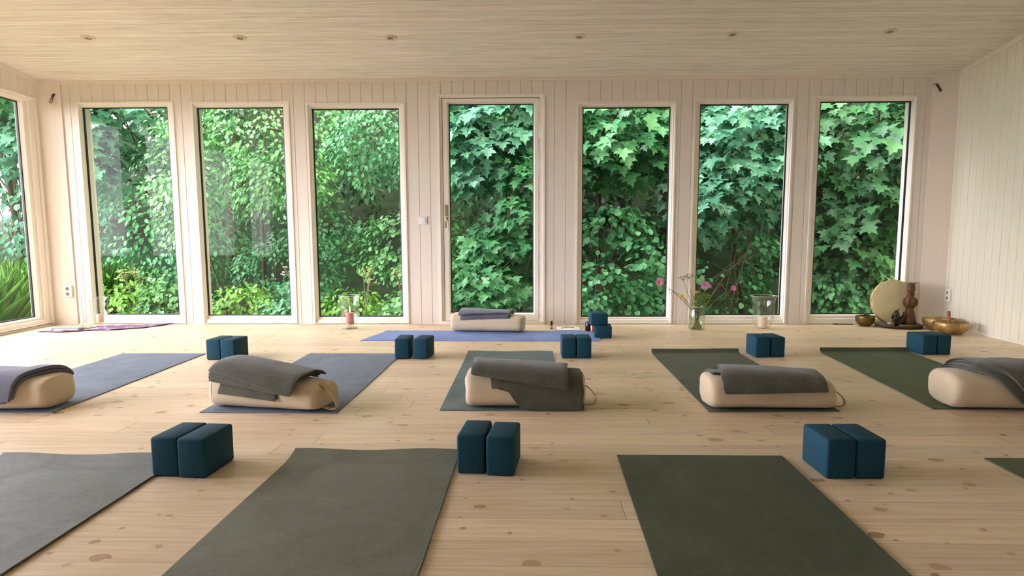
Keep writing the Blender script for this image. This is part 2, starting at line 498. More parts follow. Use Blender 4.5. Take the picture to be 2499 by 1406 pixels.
# left wall with a row of windows (local x runs along the wall, towards the rear)
def TL(p):        # local (s, depth, z): s = distance from the corner along -y, depth out of the room
    y = -p[0]; return (xl(y)-p[1], y, p[2])
b = MB()
WIN_L = []
s0 = .113
while s0+1.06 < 6.2:
    WIN_L.append((s0, s0+1.22)); s0 += 1.22+.16
fll = lambda t, dd: (xl(-t)-dd, -t)
zt_l = 2.325
cur = .05
def boardsL(a, c, z0, z1):
    boards(b, a, c, z0, z1, fll)
for (a, c) in WIN_L:
    boardsL(cur, a, 0, lambda y: cz(y)+.01); boardsL(a, c, zt_l, lambda y: cz(y)+.01); cur = c
boardsL(cur, -YR, 0, lambda y: cz(y)+.01)
def bodyL(a, c, z0, z1):
    P_ = [TL((s_, dd, z)) for s_ in (a, c) for dd in (.008, .2) for z in (z0, z1)]
    for f in ((0, 1, 3, 2), (4, 5, 7, 6), (0, 1, 5, 4), (2, 3, 7, 6), (0, 2, 6, 4), (1, 3, 7, 5)): b.quad(*[P_[j] for j in f])
cur = -.1
for (a, c) in WIN_L:
    bodyL(cur, a, -.1, 3.4); bodyL(a, c, zt_l, 3.4); bodyL(a, c, -.1, .02); cur = c
bodyL(cur, -YR+.2, -.1, 3.4)
struct(b.build('wall_left', m_wall, fix=False))
for n_, (a, c) in enumerate(WIN_L):
    window('window_%d' % (7+n_), (a, c, .03, zt_l), (a+.15, c-.07, .108, 2.27), TL, gy=.085)
# rear wall with two windows
b = MB()
RW = [(-3.4, -2.3)]
fr2 = lambda x, dd: (x, YR-dd)
cur = -4.5
for (a, c) in RW:
    boards(b, cur, a, 0, cz(YR)+.01, fr2); boards(b, a, c, 2.2, cz(YR)+.01, fr2); boards(b, a, c, 0, .9, fr2); cur = c
boards(b, cur, 3.6, 0, cz(YR)+.01, fr2)
cur = -4.8
for (a, c) in RW:
    b.box(cur, a, YR-.2, YR-.008, -.1, 3.5); b.box(a, c, YR-.2, YR-.008, 2.2, 3.5); b.box(a, c, YR-.2, YR-.008, -.1, .9); cur = c
b.box(cur, 4.0, YR-.2, YR-.008, -.1, 3.5)
struct(b.build('wall_rear', m_wall, fix=False))
TRR = lambda p: (p[0], YR-p[1], p[2])
for n_, (a, c) in enumerate(RW):
    window('window_%d' % (20+n_), (a, c, .9, 2.2), (a+.09, c-.09, .99, 2.12), TRR)

# ------------------------------------------------------------------ downlights
m_metalw = M('pale enamelled ring', rgb(214, 206, 188), .35)
m_dish = M('satin reflector', rgb(150, 142, 124), .3, metal=.5)
LBL = ['far left', 'second from the left', 'third from the left', 'third from the right', 'second from the right', 'far right']
for n_, (u, v) in enumerate([(215, 91), (586, 91), (953, 91), (1414, 88), (1788, 82), (2172, 75)]):
    r = ray(u, v); t = (ZC - SL*CAM.y - CAM.z)/(r.z+SL*r.y); p = CAM+r*t
    e = empty('recessed_downlight', p, label='small round recessed ceiling spotlight, switched off, %s of the row of six' % LBL[n_],
              cat='ceiling light', group='recessed spotlights in the ceiling')
    e.rotation_euler = (-math.atan(SL), 0, 0)
    b = MB(); b.lathe([(.028, -.010), (.036, -.013), (.052, -.009), (.058, -.001), (.058, .002)], 36, capb=False, capt=False)
    b.build('ring', m_metalw, e, smooth=True)
    b = MB(); b.lathe([(.0285, -.010), (.024, -.003), (.012, -.0015)], 28, capb=False)
    b.build('reflector', m_dish, e, smooth=True)

# ------------------------------------------------------------------ wall fittings
p = aty(1033, 538, -.001)
e = empty('light_switch', (p.x, 0, p.z), label='white square light switch on the panel boards left of the glazed door', cat='light switch')
b = MB(); b.box(-.042, .042, -.012, 0, -.042, .042, .004); b.build('plate', m_white, e)
b = MB(); b.box(-.026, .026, -.018, -.010, -.026, .026, .003); b.build('rocker', m_white, e)
def socket(loc, rz, label):
    e = empty('power_socket', loc, rz, label=label, cat='power socket')
    b = MB(); b.box(-.040, .040, -.022, 0, -.062, .062, .005); b.build('plate', m_white, e)
    for s_ in (-1, 1):
        b = MB()
        Tm = Matrix.Rotation(pi/2, 4, 'X')
        b.lathe([(.022, .020), (.021, .0232), (.019, .0232), (.018, .0222)], 28, (0, 0, s_*.028), Tm, capb=False)
        b.build('outlet', m_white, e)
        b = MB(); b.lathe([(.0175, .0224), (.0172, .0228)], 24, (0, 0, s_*.028), Tm)
        b.build('outlet_recess', m_socket, e)
    return e
pa, pb = Vector((xl(-.055)-.01, -.055)), Vector((XB0, 0))
ang = atan2(pb.y-pa.y, pb.x-pa.x)
mid = pa.lerp(pb, .52)
nL = Vector(((pb-pa).normalized().y, -(pb-pa).normalized().x))
q = mid+nL*.0185; zz = aty(165, 711, -.04).z; xx = aty(165, 711, -.04).x
t_ = (xx-pa.x)/(pb.x-pa.x); q = pa.lerp(pb, t_)+nL*.0185
socket((q.x, q.y, zz), ang, 'white double power socket on the left corner board, low beside the leftmost back window')
socket((xr(-.16)-.001, -.16, .315), -pi/2-.07, 'white double power socket low on the right panelled wall above the singing bowls')
# cable ends near the ceiling
m_cab = M('dark rubber cable', rgb(52, 44, 28), .6)
def on_left(u, v, off=.02):
    xx = aty(u, v, -.04).x; t_ = (xx-pa.x)/(pb.x-pa.x); q = pa.lerp(pb, t_)+nL*(.0185+off)
    return Vector((q.x, q.y, aty(u, v, q.y).z))
e = empty('cable_stub', on_left(128, 234, 0), label='short dark cable end with a thin wire loop high on the left corner board', cat='cable')
o_ = e.location
b = MB(o_); b.tube([on_left(129.5, 230.5, -.004), on_left(128.8, 232.5, .018), on_left(128, 237, .022)], .011, 8); b.build('sleeve', m_cab, e, smooth=True)
b = MB(o_); b.tube([on_left(u, v, .02) for u, v in ((128, 237), (124.5, 242), (121.8, 248), (123, 251.5), (126, 251), (128.5, 246), (128.8, 240), (128, 237))], .0035, 6)
b.build('wire_loop', m_cab, e, smooth=True)
pa2, pb2 = Vector((XB1, 0)), Vector((xr(-.055)+.01, -.055))
nR = Vector(((pb2-pa2).normalized().y, -(pb2-pa2).normalized().x))
def on_right(u, v, off=.02):
    xx = aty(u, v, -.04).x; t_ = (xx-pa2.x)/(pb2.x-pa2.x); q = pa2.lerp(pb2, t_)+nR*(.0185+off)
    return Vector((q.x, q.y, aty(u, v, q.y).z))
o_ = on_right(2297, 221, 0)
e = empty('cable_stub', o_, label='thick dark cable stub poking from the right corner board near the ceiling', cat='cable')
b = MB(o_); b.tube([on_right(2297, 222, -.006), on_right(2295.8, 220.5, .03), on_right(2291, 214, .045), on_right(2287.5, 208, .05), on_right(2285.5, 204.5, .05)], .012, 8); b.build('sleeve', m_cab, e, smooth=True)
b = MB(o_); b.tube([on_right(u, v, .05) for u, v in ((2285.5, 204.5), (2282, 202.5), (2279, 205), (2278, 208.5), (2281, 208))], .003, 6)
b.build('wire_loop', m_cab, e, smooth=True)
# ------------------------------------------------------------------ yoga mats
def yoga_mat(A, B, D, c, label, cat='yoga mat', L=None, curl_far=0, curl_near=0, wave=.0, group='yoga mats', emblem=None, name='yoga_mat', ribdir=0):
    """A near-left, B near-right, D far-left corner on the floor"""
    A, B, D = [Vector((q.x, q.y, 0)) for q in (A, B, D)]
    W = (B-A).length; ux = (B-A).normalized(); uy = Vector((-ux.y, ux.x, 0))
    dv = (D-A); L = L or dv.length; uy = dv.normalized()
    ang = atan2(ux.y, ux.x)
    cen = A + ux*W/2 + uy*L/2
    nx, ny = 24, 60
    sk = uy.rotated(Matrix.Rotation(-ang, 3, 'Z')) if False else Matrix.Rotation(-ang, 3, 'Z') @ uy
    T = .005
    def P(i, j, top):
        u = (i/nx-.5)*W; v = j/ny; v = v if j < ny-14 else 1-((ny-j)/14)**1.6*(14/ny)
        y = (v-.5)*L
        z = .0005 + (T if top else 0)
        y2 = y
        for cu, dist, sg in ((curl_far, (1-v)*L, 1), (curl_near, v*L, -1)):
            cd_ = .16 if cu < .03 else .075
            if cu and dist < cd_:
                t = (1-dist/cd_); z += cu*t*t*(1+(.25 if cu < .03 else .03)*sin(i*.35+1)); y2 -= sg*cu*(.25 if cu < .03 else .7)*t*t*t
        z += wave*(.5+.5*noise.noise(Vector((u*2.1, y*1.7, cen.x))))*.008
        return Vector((u+sk.x*y2, sk.y*y2, z))
    b = MB()
    Pt = [[P(i, j, 1) for i in range(nx+1)] for j in range(ny+1)]
    Pb = [[P(i, j, 0) for i in range(nx+1)] for j in range(ny+1)]
    Vt = b.grid(Pt); Vb = b.grid(Pb)
    for i in range(nx):
        b.bm.faces.new((Vt[0][i], Vt[0][i+1], Vb[0][i+1], Vb[0][i])); b.bm.faces.new((Vt[ny][i], Vt[ny][i+1], Vb[ny][i+1], Vb[ny][i]))
    for j in range(ny):
        b.bm.faces.new((Vt[j][0], Vt[j+1][0], Vb[j+1][0], Vb[j][0])); b.bm.faces.new((Vt[j][nx], Vt[j+1][nx], Vb[j+1][nx], Vb[j][nx]))
    o = b.build(name, c, None, cen, smooth=True, rz=ang, autos=40)
    tag(o, label, cat, group)
    if emblem:
        u0, v0 = emblem
        b = MB()
        for k_ in range(3):      # a little pale line mark
            cx_ = u0-.024+.024*k_
            b.tube([Vector((cx_+.009*cos(t), v0+.012*sin(t), .0065)) for t in [pi*q/8 for q in range(9)]], .0012, 5)
        b.build('emblem', m_mark, o)
    return o
m_mark = M('pale printed mark', rgb(150, 158, 168), .6)
mm_blue = matmat('slate blue rubber', (118, 144, 198))
mm_glare = matmat('glare tinted grey rubber', (112, 124, 140))  # bluish sky glare put into the base colour of the left mats
mm_grey = matmat('grey green rubber', (120, 124, 118))
mm_teal = matmat('grey teal rubber', (104, 122, 124))
mm_dark = matmat('dark olive rubber', (80, 88, 70))
mm_dark2 = matmat('dark green rubber', (84, 98, 68))
mm_dark3 = matmat('olive grey rubber', (96, 104, 88))

A, B, D = fl(880, 832), fl(1462, 834), fl(945, 808)
yoga_mat(A, B, D, mm_blue, 'blue yoga mat laid crosswise by the glazed door under the cream bolster', group=None)
A, B = fl(487, 1008), fl(822, 1010); yoga_mat(A, B, fl(757, 864), mm_glare, 'glare tinted grey yoga mat under the tilted bolster with the neatly folded blanket stack', emblem=(-.26, -.86))
A, B = fl(1073, 1002.5), fl(1383, 1003.7); yoga_mat(A, B, fl(1142.4, 861.5), mm_teal, 'grey teal yoga mat under the bolster with the blanket hanging to the floor', curl_far=.012, emblem=(-.26, -.83))
A, B = fl(1730, 1006.7), fl(2049.6, 1005.5); D = A+Vector((-.0, 1.80, 0)); yoga_mat(A, B, Vector((.934, -1.79, 0)), mm_dark3, 'dark olive yoga mat, far edge curled, under the bolster with the smooth rolled blanket', curl_far=.032)
A = fl(2278, 999.5); yoga_mat(A, A+Vector((.70, .01, 0)), Vector((2.275, -1.72, 0)), mm_dark2, 'dark green yoga mat furthest right in the row of bolsters, with a curled far edge', curl_far=.032)
A = fl(128, 1009); yoga_mat(A-Vector((.66, 0, 0)), A, Vector((-2.59-.66, -1.868, 0)), mm_glare, 'glare tinted grey yoga mat at the left edge, running under the leftmost bolster')
# near row
A, B = Vector((-1.43-.73, -6.2, 0)), Vector((-1.43, -6.2, 0))
yoga_mat(A, B, Vector((-2.19, -4.43, 0)), mm_grey, 'grey yoga mat in the near left, beside the left front pair of foam blocks', curl_far=.022, wave=1, group='front row yoga mats')
yoga_mat(Vector((-1.004, -6.1, 0)), Vector((-.310, -6.1, 0)), Vector((-1.004, -4.34, 0)), matmat('ribbed grey green rubber', (122, 125, 108), .6),
         'ribbed grey green yoga mat in the near middle of the room', curl_far=.018, wave=.6, group='front row yoga mats')
yoga_mat(Vector((.325, -6.1, 0)), Vector((1.008, -6.1, 0)), Vector((.352, -4.35, 0)), mm_dark, 'dark olive yoga mat lying flat beside the front right blocks', wave=.6, group='front row yoga mats')
yoga_mat(Vector((1.85, -6.1, 0)), Vector((2.53, -6.1, 0)), Vector((1.86, -4.355, 0)), mm_dark2, 'dark yoga mat corner cut off by the right edge of the picture', group='front row yoga mats')

# ------------------------------------------------------------------ foam blocks
BW, BD, BH = .110, .228, .155
b = MB(); b.box(-BW/2, BW/2, -BD/2, BD/2, 0, BH, .011, 3)
foam0 = b.build('yoga_block', m_foam, None, smooth=True, autos=60)
first = [True]
def block(nl, ang, label, w=BW, z=0, rot=None, group='teal foam yoga blocks'):
    """nl near-left bottom corner, ang in degrees"""
    global foam0
    o = foam0 if first[0] else foam0.copy()
    if not first[0]: COL.objects.link(o)
    first[0] = False
    a = radians(ang); ux = Vector((cos(a), sin(a), 0)); uy = Vector((-sin(a), cos(a), 0))
    if rot == 'flat':      # lying on its wide side
        c = nl + ux*BH/2 + uy*BD/2; o.rotation_euler = (0, pi/2, a); c = c - ux*BH/2; c.z = z+BW/2
    else:
        c = nl + ux*BW/2 + uy*BD/2; o.rotation_euler = (0, 0, a); c.z = z
    o.location = c
    tag(o, label, 'yoga block', group); return o
V = lambda x, y, z=0: Vector((x, y, z))
pairs = [
 (V(-2.456, -2.128), -3, V(-2.341, -2.142), -3, 'in the leftmost pair of the far row'),
 (V(-1.040, -2.085), 1, V(-.902, -2.087), -6, 'in the gapped second pair of the far row'),
 (V(.218, -2.042), 0, V(.333, -2.042), 0, 'in the third far pair, before the stacked blocks'),
 (V(1.686, -1.995), 1, V(1.803, -1.985), 2, 'in the far pair before the flared vase'),
 (V(3.002, -1.876), 2, V(3.116, -1.868), 3, 'in the rightmost far pair by the singing bowls'),
 (V(-1.469, -4.616), -3, V(-1.357, -4.632), -3, 'in the front pair touching the near left mat'),
 (V(-.295, -4.566), -4, V(-.180, -4.588), -5, 'in the front centre pair'),
 (V(1.109, -4.605), 1, V(1.222, -4.603), 1, 'in the front right pair')]
for a_, aa, b_, ab, txt in pairs:
    block(a_, aa, 'teal foam yoga block, left one %s' % txt); block(b_, ab, 'teal foam yoga block, right one %s' % txt)
block(fl(1451, 826), -3, 'teal foam yoga block, lower of the two stacked by the open notebook', rot='flat', group='stacked teal foam blocks')
q = fl(1451, 826)+V(-.032, .03); block(q, 2, 'teal foam yoga block, upper of the two stacked by the open notebook', rot='flat', z=BW+.0005, group='stacked teal foam blocks')

# ------------------------------------------------------------------ bolsters and blankets
def superl(t, a, b_, n=2.9):
    c, s_ = cos(t), sin(t)
    return a*math.copysign(abs(c)**(2/n), c), b_*math.copysign(abs(s_)**(2/n), s_)
def bolster(P, Q, dep, hgt, label, hfun=lambda u: 1, z0=.006, handle=1, wrinkle=1, seed=0, dome=.03, hscale=1, n=3.2):
    P, Q = V(P.x, P.y), V(Q.x, Q.y)
    L = (Q-P).length; ux = (Q-P).normalized(); uy = V(-ux.y, ux.x); ang = atan2(ux.y, ux.x)
    cen = (P+Q)/2 + uy*(dep/2-.035); cen.z = z0
    e = empty('bolster', cen, ang, label=label, cat='bolster', group='cream canvas bolsters')
    a, h = dep/2, hgt/2
    prof = [(-.5, .0), (-.5, .3), (-.499, .55), (-.496, .72), (-.490, .83), (-.480, .90), (-.467, .945), (-.45, .975), (-.42, .99)]
    xs = [(u*L, s_) for u, s_ in prof]+[((-.42+.84*i/16)*L, 1-.02*abs(i/8-1)**3+.0) for i in range(1, 16)]+[(-u*L, s_) for u, s_ in prof[::-1]]
    rows = []
    N = 56
    for xi, s_ in xs:
        row = []
        u = xi/L+.5
        for k_ in range(N):
            y, z = superl(2*pi*k_/N+.001, a, h, n)
            sy = s_**.8; y *= sy; z *= s_**.7
            endf = max(0, (abs(u-.5)-.36)/.14)
            nz = noise.noise(V(xi*5+seed, y*7, z*7))*.006 + noise.noise(V(xi*16+seed, y*22+seed, z*12))*.0035*wrinkle*(.25+endf*1.5)
            y *= 1+nz*6*.5; z = z*(1+nz*5)
            x = xi + (noise.noise(V(seed, y*14, z*14))*.008*endf)
            Z = (z+h)*hfun(u)
            if Z < .004: Z = .004*max(0, min(1, Z/.004+.5))
            row.append((x, y, Z))
        rows.append(row)
    b = MB(); b.grid(rows, closed=True)
    bmesh.ops.remove_doubles(b.bm, verts=b.bm.verts, dist=.0004)
    b.build('cover', m_bolster, e, smooth=True)
    # piping round each end panel
    for sgn, us in ((-1, -.455), (1, .455)):
        s_ = .93
        pts = []
        for k_ in range(57):
            y, z = superl(2*pi*k_/56+.001, a, h, n)
            u = us+.5
            nz = noise.noise(V(us*L*5+seed, y*s_**.8*7, z*s_**.7*7))*.006
            y *= s_**.8*(1+nz*3); z *= s_**.7*(1+nz*5)
            pts.append((us*L, y*1.006, max(.003, (z*1.006+h)*hfun(u))))
        b = MB(); b.tube(pts, .0022, 6); b.build('seam_piping', m_pipe, e, smooth=True)
    if handle:
        hr = h*hfun(1.)
        H_ = L/2
        c = [(H_-.03, -.06, hr*1.35), (H_+.005, -.065, hr*1.32), (H_+.035, -.075, hr*1.0), (H_+.055, -.085, hr*.62), (H_+.050, -.09, hr*.24), (H_+.03, -.09, .012), (H_-.02, -.08, .010)]
        if handle == 2: c = [(H_-.05, -.035, hr*2.0), (H_-.0, -.04, hr*2.0), (H_+.045, -.06, hr*1.55), (H_+.082, -.075, hr*.9), (H_+.094, -.085, hr*.42), (H_+.07, -.085, .014), (H_+.02, -.06, .012), (H_-.02, -.05, .012)]
        # smooth the strap
        def cat(c, n_=6):
            o_ = []
            c = [Vector(q) for q in c]; c = [c[0]*2-c[1]]+c+[c[-1]*2-c[-2]]
            for i in range(1, len(c)-2):
                for k_ in range(n_):
                    t = k_/n_; p0, p1, p2, p3 = c[i-1:i+3]
                    o_.append(.5*((2*p1)+(p2-p0)*t+(2*p0-5*p1+4*p2-p3)*t*t+(3*p1-p0-3*p2+p3)*t**3))
            o_.append(c[-2]); return o_
        pts = cat(c); b = MB(); rows = []
        for i, p in enumerate(pts):
            d_ = (pts[min(i+1, len(pts)-1)]-pts[max(i-1, 0)]); d_.y = 0; d_.normalize()
            nn = Vector((-d_.z, 0, d_.x)); w = .016 if handle == 2 else .010; th = .0022
            rows.append([p+V(0, -w)+nn*th, p+V(0, w)+nn*th, p+V(0, w)-nn*th, p+V(0, -w)-nn*th])
        Vv = b.grid(rows, closed=True); b.bm.faces.new(Vv[0]); b.bm.faces.new(Vv[-1])
        b.build('handle', m_strap, e, smooth=True, autos=50)
    e['_L'] = L
    return dict(e=e, L=L, a=a, h=h, cen=cen, ang=ang, hfun=hfun)

def hang_profile(a, h, n=2.9):
    pts = []
    for k_ in range(0, 61):
        y, z = superl(pi/2*k_/60, a, h, n)       # right half: back side
        pts.append((y, z+h))
    pts = pts[::-1]                               # from top centre to the side
    pts += [(a+.002, h*(1-q/12)) for q in range(1, 13)]
    s_ = [0]
    for p, q in zip(pts, pts[1:]): s_.append(s_[-1]+math.hypot(q[0]-p[0], q[1]-p[1]))
    pts = np.array(pts); s_ = np.array(s_)
    def f(s):
        sg = 1 if s >= 0 else -1; t = min(abs(s), s_[-1]-.001)
        y = np.interp(t, s_, pts[:, 0]); z = np.interp(t, s_, pts[:, 1])
        e_ = .012
        y1 = np.interp(min(t+e_, s_[-1]), s_, pts[:, 0]); z1 = np.interp(min(t+e_, s_[-1]), s_, pts[:, 1])
        y0_ = np.interp(max(t-e_, -0), s_, pts[:, 0]) if t > e_ else -np.interp(e_-t, s_, pts[:, 0]); z0_ = np.interp(abs(t-e_), s_, pts[:, 1])
        ty, tz = y1-y0_, z1-z0_; l_ = math.hypot(ty, tz)+1e-9
        return (sg*y, z, sg*(-tz)/l_*1., ty/l_)      # position and outward normal
    return f
def shell(b, B_, x0, x1, layers, t=.0045, seed=0, amp=.004, shear=0, dfun=lambda u: 1, jag=.008, nx=44, xend=None):
    """folded cloth: layers = [(d, sfront, sback), ...] joined alternately into one long folded sheet; values may be functions of u"""
    f = hang_profile(B_['a'], B_['h'])
    ev = lambda v, u: v(u) if callable(v) else v
    rows = []
    def path(u):
        pts = []
        for k_, (d_, sf, sb) in enumerate(layers):
            d_, sf, sb = ev(d_, u)*dfun(u), ev(sf, u), ev(sb, u)
            rng = np.linspace(sf, sb, 26)
            if k_ % 2: rng = rng[::-1]
            if pts:
                dp, spv = pts[-1]; sm = (spv+rng[0])/2; out = 1 if rng[0] > 0 else -1
                r_ = abs(d_-dp)/2
                pts += [(dp+(d_-dp)*.2, spv+out*r_*.7), (dp+(d_-dp)*.5, sm+out*r_*1.0), (dp+(d_-dp)*.8, rng[0]+out*r_*.7)]
            pts += [(d_, s_) for s_ in rng]
        return pts
    L = B_['L']
    for i in range(nx+1):
        v = i/nx
        # rounded ends
        x_ = x0+(x1-x0)*v; u = x_/L+.5
        pts = path(u); P2 = []
        for j, (d_, s_) in enumerate(pts):
            y, z, ny, nz_ = f(s_)
            nn = noise.noise(V(x_*7+seed, s_*9, d_*30+seed))*amp + noise.noise(V(x_*20+seed, s_*25, d_*40))*amp*.4
            dd = d_+nn+.001
            P2.append(Vector((y+ny*dd, z+nz_*dd)))
        ring_o, ring_i = [], []
        edge = min(v, 1-v)*nx; th = t*min(1, .25+.5*edge)
        for j in range(len(P2)):
            tg = (P2[min(j+1, len(P2)-1)]-P2[max(j-1, 0)]); tg = tg.normalized() if tg.length > 1e-9 else Vector((1, 0))
            n2 = Vector((-tg.y, tg.x))
            d_, s_ = pts[j]
            xx = x_+shear*s_+jag*noise.noise(V(s_*12+seed, d_*60, (1 if v > .5 else 0)*5))*(abs(v-.5)*2)**2
            if xend: xx += xend(v, s_, d_)
            hf = B_['hfun'](x_/L+.5)
            for lst, sg in ((ring_o, 1), (ring_i, -1)):
                q = P2[j]+n2*th*sg; lst.append((xx, q.x, max(.004+.003*sg, q.y*hf+(1-hf)*0)))
        rows.append(ring_o+ring_i[::-1])
    V_ = b.grid(rows, closed=True)
    n = len(V_[0])
    for r_ in (V_[0], V_[-1]):
        for j in range(n//2-1):
            try: b.bm.faces.new((r_[j], r_[j+1], r_[n-2-j], r_[n-1-j]))
            except ValueError: pass
def blanket(B_, label, shells, mat=None, group='grey wool blankets'):
    e = B_['e']
    b = MB()
    for s_ in shells: shell(b, B_, **s_)
    o = b.build('blanket', mat or m_blanket, None, B_['cen'], smooth=True, rz=B_['ang'], autos=70)
    return tag(o, label, 'blanket', group)

B1 = bolster(fl(120, 1004)+V(-.72, -.03), fl(120, 1004), .30, .18, 'cream canvas bolster cut off by the left edge, under a blue grey blanket', hfun=lambda u: 1-.06*u, handle=0, seed=3, wrinkle=2.2)
B2 = bolster(fl(514, 995), fl(776, 1009), .30, .170, 'cream canvas bolster lying askew, crumpled at its strap end, under the thickest blanket stack', hfun=lambda u: 1.04-.34*max(0, u-.15)**1.3, handle=2, seed=9, wrinkle=2.8)
B3 = bolster(fl(1136, 998), fl(1430, 999), .31, .188, 'cream canvas bolster in the centre, mostly covered by a hanging blanket', hfun=lambda u: 1.02-.14*u, handle=1, seed=14)
B4 = bolster(fl(1732, 1003), fl(2040, 1003), .30, .166, 'cream canvas bolster with its strap to the right, under the smooth rolled blanket', hfun=lambda u: 1.03-.16*u, handle=1, seed=21)
P5 = fl(2322, 1002); B5 = bolster(P5, P5+V(.70, -.03), .31, .190, 'cream canvas bolster cut off by the right edge, its round end towards the room', handle=0, hfun=lambda u: 1-.02*u, seed=33)
BT = bolster(fl(1099, 810), fl(1276, 813), .28, .172, 'cream canvas bolster on the crosswise blue mat before the glazed door', handle=0, hfun=lambda u: 1-.10*u, seed=41)
for B_ in (B1, B2, B3, B4, B5, BT):
    del B_['e']['_L']

sl = lambda a, b_: (lambda u: a+(b_-a)*u)
stk = lambda n_, sf, sb, d0=.006, dd=.012, st=.0: [(d0+dd*k_, sl(sf[0]+st*(k_//2), sf[1]+st*(k_//2)), sb) for k_ in range(n_)]
blanket(B1, 'blue grey wool blanket with a thick rolled edge on the bolster at the left edge', [
    dict(x0=-.36, x1=.25, layers=[(.006, -.215, .14), (.016, -.225, .15), (.026, -.235, .15)], seed=2, t=.0048, amp=.005, xend=lambda v, s, d: v**4*.30*s),
    dict(x0=.20, x1=.275, layers=[(.010, -.22, .14), (.034, -.225, .15)], seed=5, t=.010, amp=.003, jag=.004, xend=lambda v, s, d: .30*s)], mat=m_blanket2)
blanket(B2, 'grey wool blanket folded into a thick stack of layers, sloping over the askew bolster', [
    dict(x0=-.235, x1=.10, layers=[(.003, sl(-.19, -.22), .10), (.010, sl(-.20, -.23), .10)], seed=7, jag=.03, amp=.004, t=.0034),
    dict(x0=-.275, x1=.19, layers=stk(6, (-.145, -.185), .13, .016, .0082, .004), seed=8, jag=.012, t=.0034, amp=.0016, dfun=lambda u: 1.08-.36*u, xend=lambda v, s, d: .02*v**3*s+.25*(d-.05)*(1-v)**3),
    dict(x0=-.27, x1=.215, layers=[(.063, sl(-.125, -.175), .14), (.072, sl(-.13, -.18), .14)], seed=12, t=.0042, dfun=lambda u: 1.04-.36*u, jag=.006, amp=.002, xend=lambda v, s, d: .01*v**3*s)])
blanket(B3, 'grey wool blanket thrown over the central bolster and hanging down to the mat', [
    dict(x0=-.13, x1=.305, layers=[(.003, lambda u: -.19-.9*max(0, min(.22, u-.34)), .14), (.010, lambda u: -.185-.9*max(0, min(.22, u-.36)), .15)], seed=17, t=.005, amp=.004, xend=lambda v, s, d: -.05*(1-v)**4*(1 if s > -.2 else 0)),
    dict(x0=-.285, x1=.225, layers=[(.022, sl(-.12, -.175), .15), (.034, sl(-.13, -.185), .16), (.046, sl(-.125, -.18), .15)], seed=18, t=.0055, amp=.003, jag=.015, dfun=lambda u: 1.05-.15*u)])
blanket(B4, 'grey wool blanket rolled into one smooth long fold on the bolster right of centre', [
    dict(x0=-.30, x1=-.20, layers=[(.004, -.02, .16), (.012, -.04, .15)], seed=21, t=.004),
    dict(x0=-.26, x1=.275, layers=[(.005, sl(-.14, -.12), .12), (.014, sl(-.155, -.13), .13), (.023, sl(-.165, -.14), .14), (.032, sl(-.17, -.15), .15), (.042, sl(-.18, -.16), .16)], seed=22, t=.0045, amp=.004, jag=.010,
         xend=lambda v, s, d: .14*(s+.05)*(1-v)**6+.10*s*v**8, dfun=lambda u: 1.05-.3*abs(u-.45))])
f5 = lambda o_: (lambda u: o_-.03-min(.21, .62*max(0, u-.10)))
blanket(B5, 'grey wool blanket with a slanting fold on the bolster at the right edge', [
    dict(x0=-.245, x1=.38, layers=[(.005, f5(0), .15), (.015, f5(-.008), .15), (.025, f5(-.016), .16)], seed=31, t=.005, amp=.004, xend=lambda v, s, d: -.15*s*(1-v)**4),
    dict(x0=-.215, x1=.38, layers=[(.038, f5(.045), .15), (.052, f5(.035), .16)], seed=32, t=.0065, amp=.004, xend=lambda v, s, d: -.15*s*(1-v)**4)])
blanket(BT, 'grey wool blanket folded loosely on the bolster before the glazed door', [
    dict(x0=-.25, x1=.22, layers=[(.005, sl(-.17, -.12), .10), (.015, sl(-.16, -.11), .11)], seed=41, t=.005, amp=.007, jag=.03),
    dict(x0=-.265, x1=.235, layers=[(.028, sl(-.135, -.08), .13), (.042, sl(-.14, -.085), .13)], seed=42, t=.0065, amp=.006)], mat=m_blanket2)

# ------------------------------------------------------------------ small things along the windows
m_wax = M('ivory wax', rgb(248, 226, 206), .5, .4, Subsurface_Weight=.15)
m_waxr = M('dusky pink wax', rgb(190, 120, 120), .5, .4, Subsurface_Weight=.15)
m_wick = M('black wick', rgb(20, 18, 16), .9)
def hurricane(loc, r, H, label, foot=True, flare=1.18):
    e = empty('hurricane_vase', loc, label=label, cat='glass candle vase', group='clear glass candle vases')
    zb = .035 if foot else .004
    b = MB()
    prof = [(.2*r, zb), (.62*r, zb+.008), (.86*r, zb+.045), (.95*r, zb+.09), (r*.96, H*.42), (r*.97, H*.62), (r*1.0, H*.80), (r*1.07, H*.92), (r*flare, H*.99), (r*flare*1.02, H)]
    b.lathe(prof, 48, capb=False, capt=False); b.build('bowl', m_vase, e, smooth=True, fix=False)
    b = MB(); b.tube([(r*flare*1.02*cos(2*pi*i/48), r*flare*1.02*sin(2*pi*i/48), H) for i in range(49)], .0022, 6, caps=False); b.build('rim', m_rim, e, smooth=True)
    if foot:
        b = MB(); b.lathe([(.80*r, .0), (.82*r, .006), (.5*r, .016), (.3*r, .026), (.24*r, zb), (.2*r, zb+.001)], 48, capt=True); b.build('foot', m_vase, e, smooth=True)
    return e
m_rim = M('thick glass rim', rgb(228, 234, 220), .08, .8, Alpha=.8)
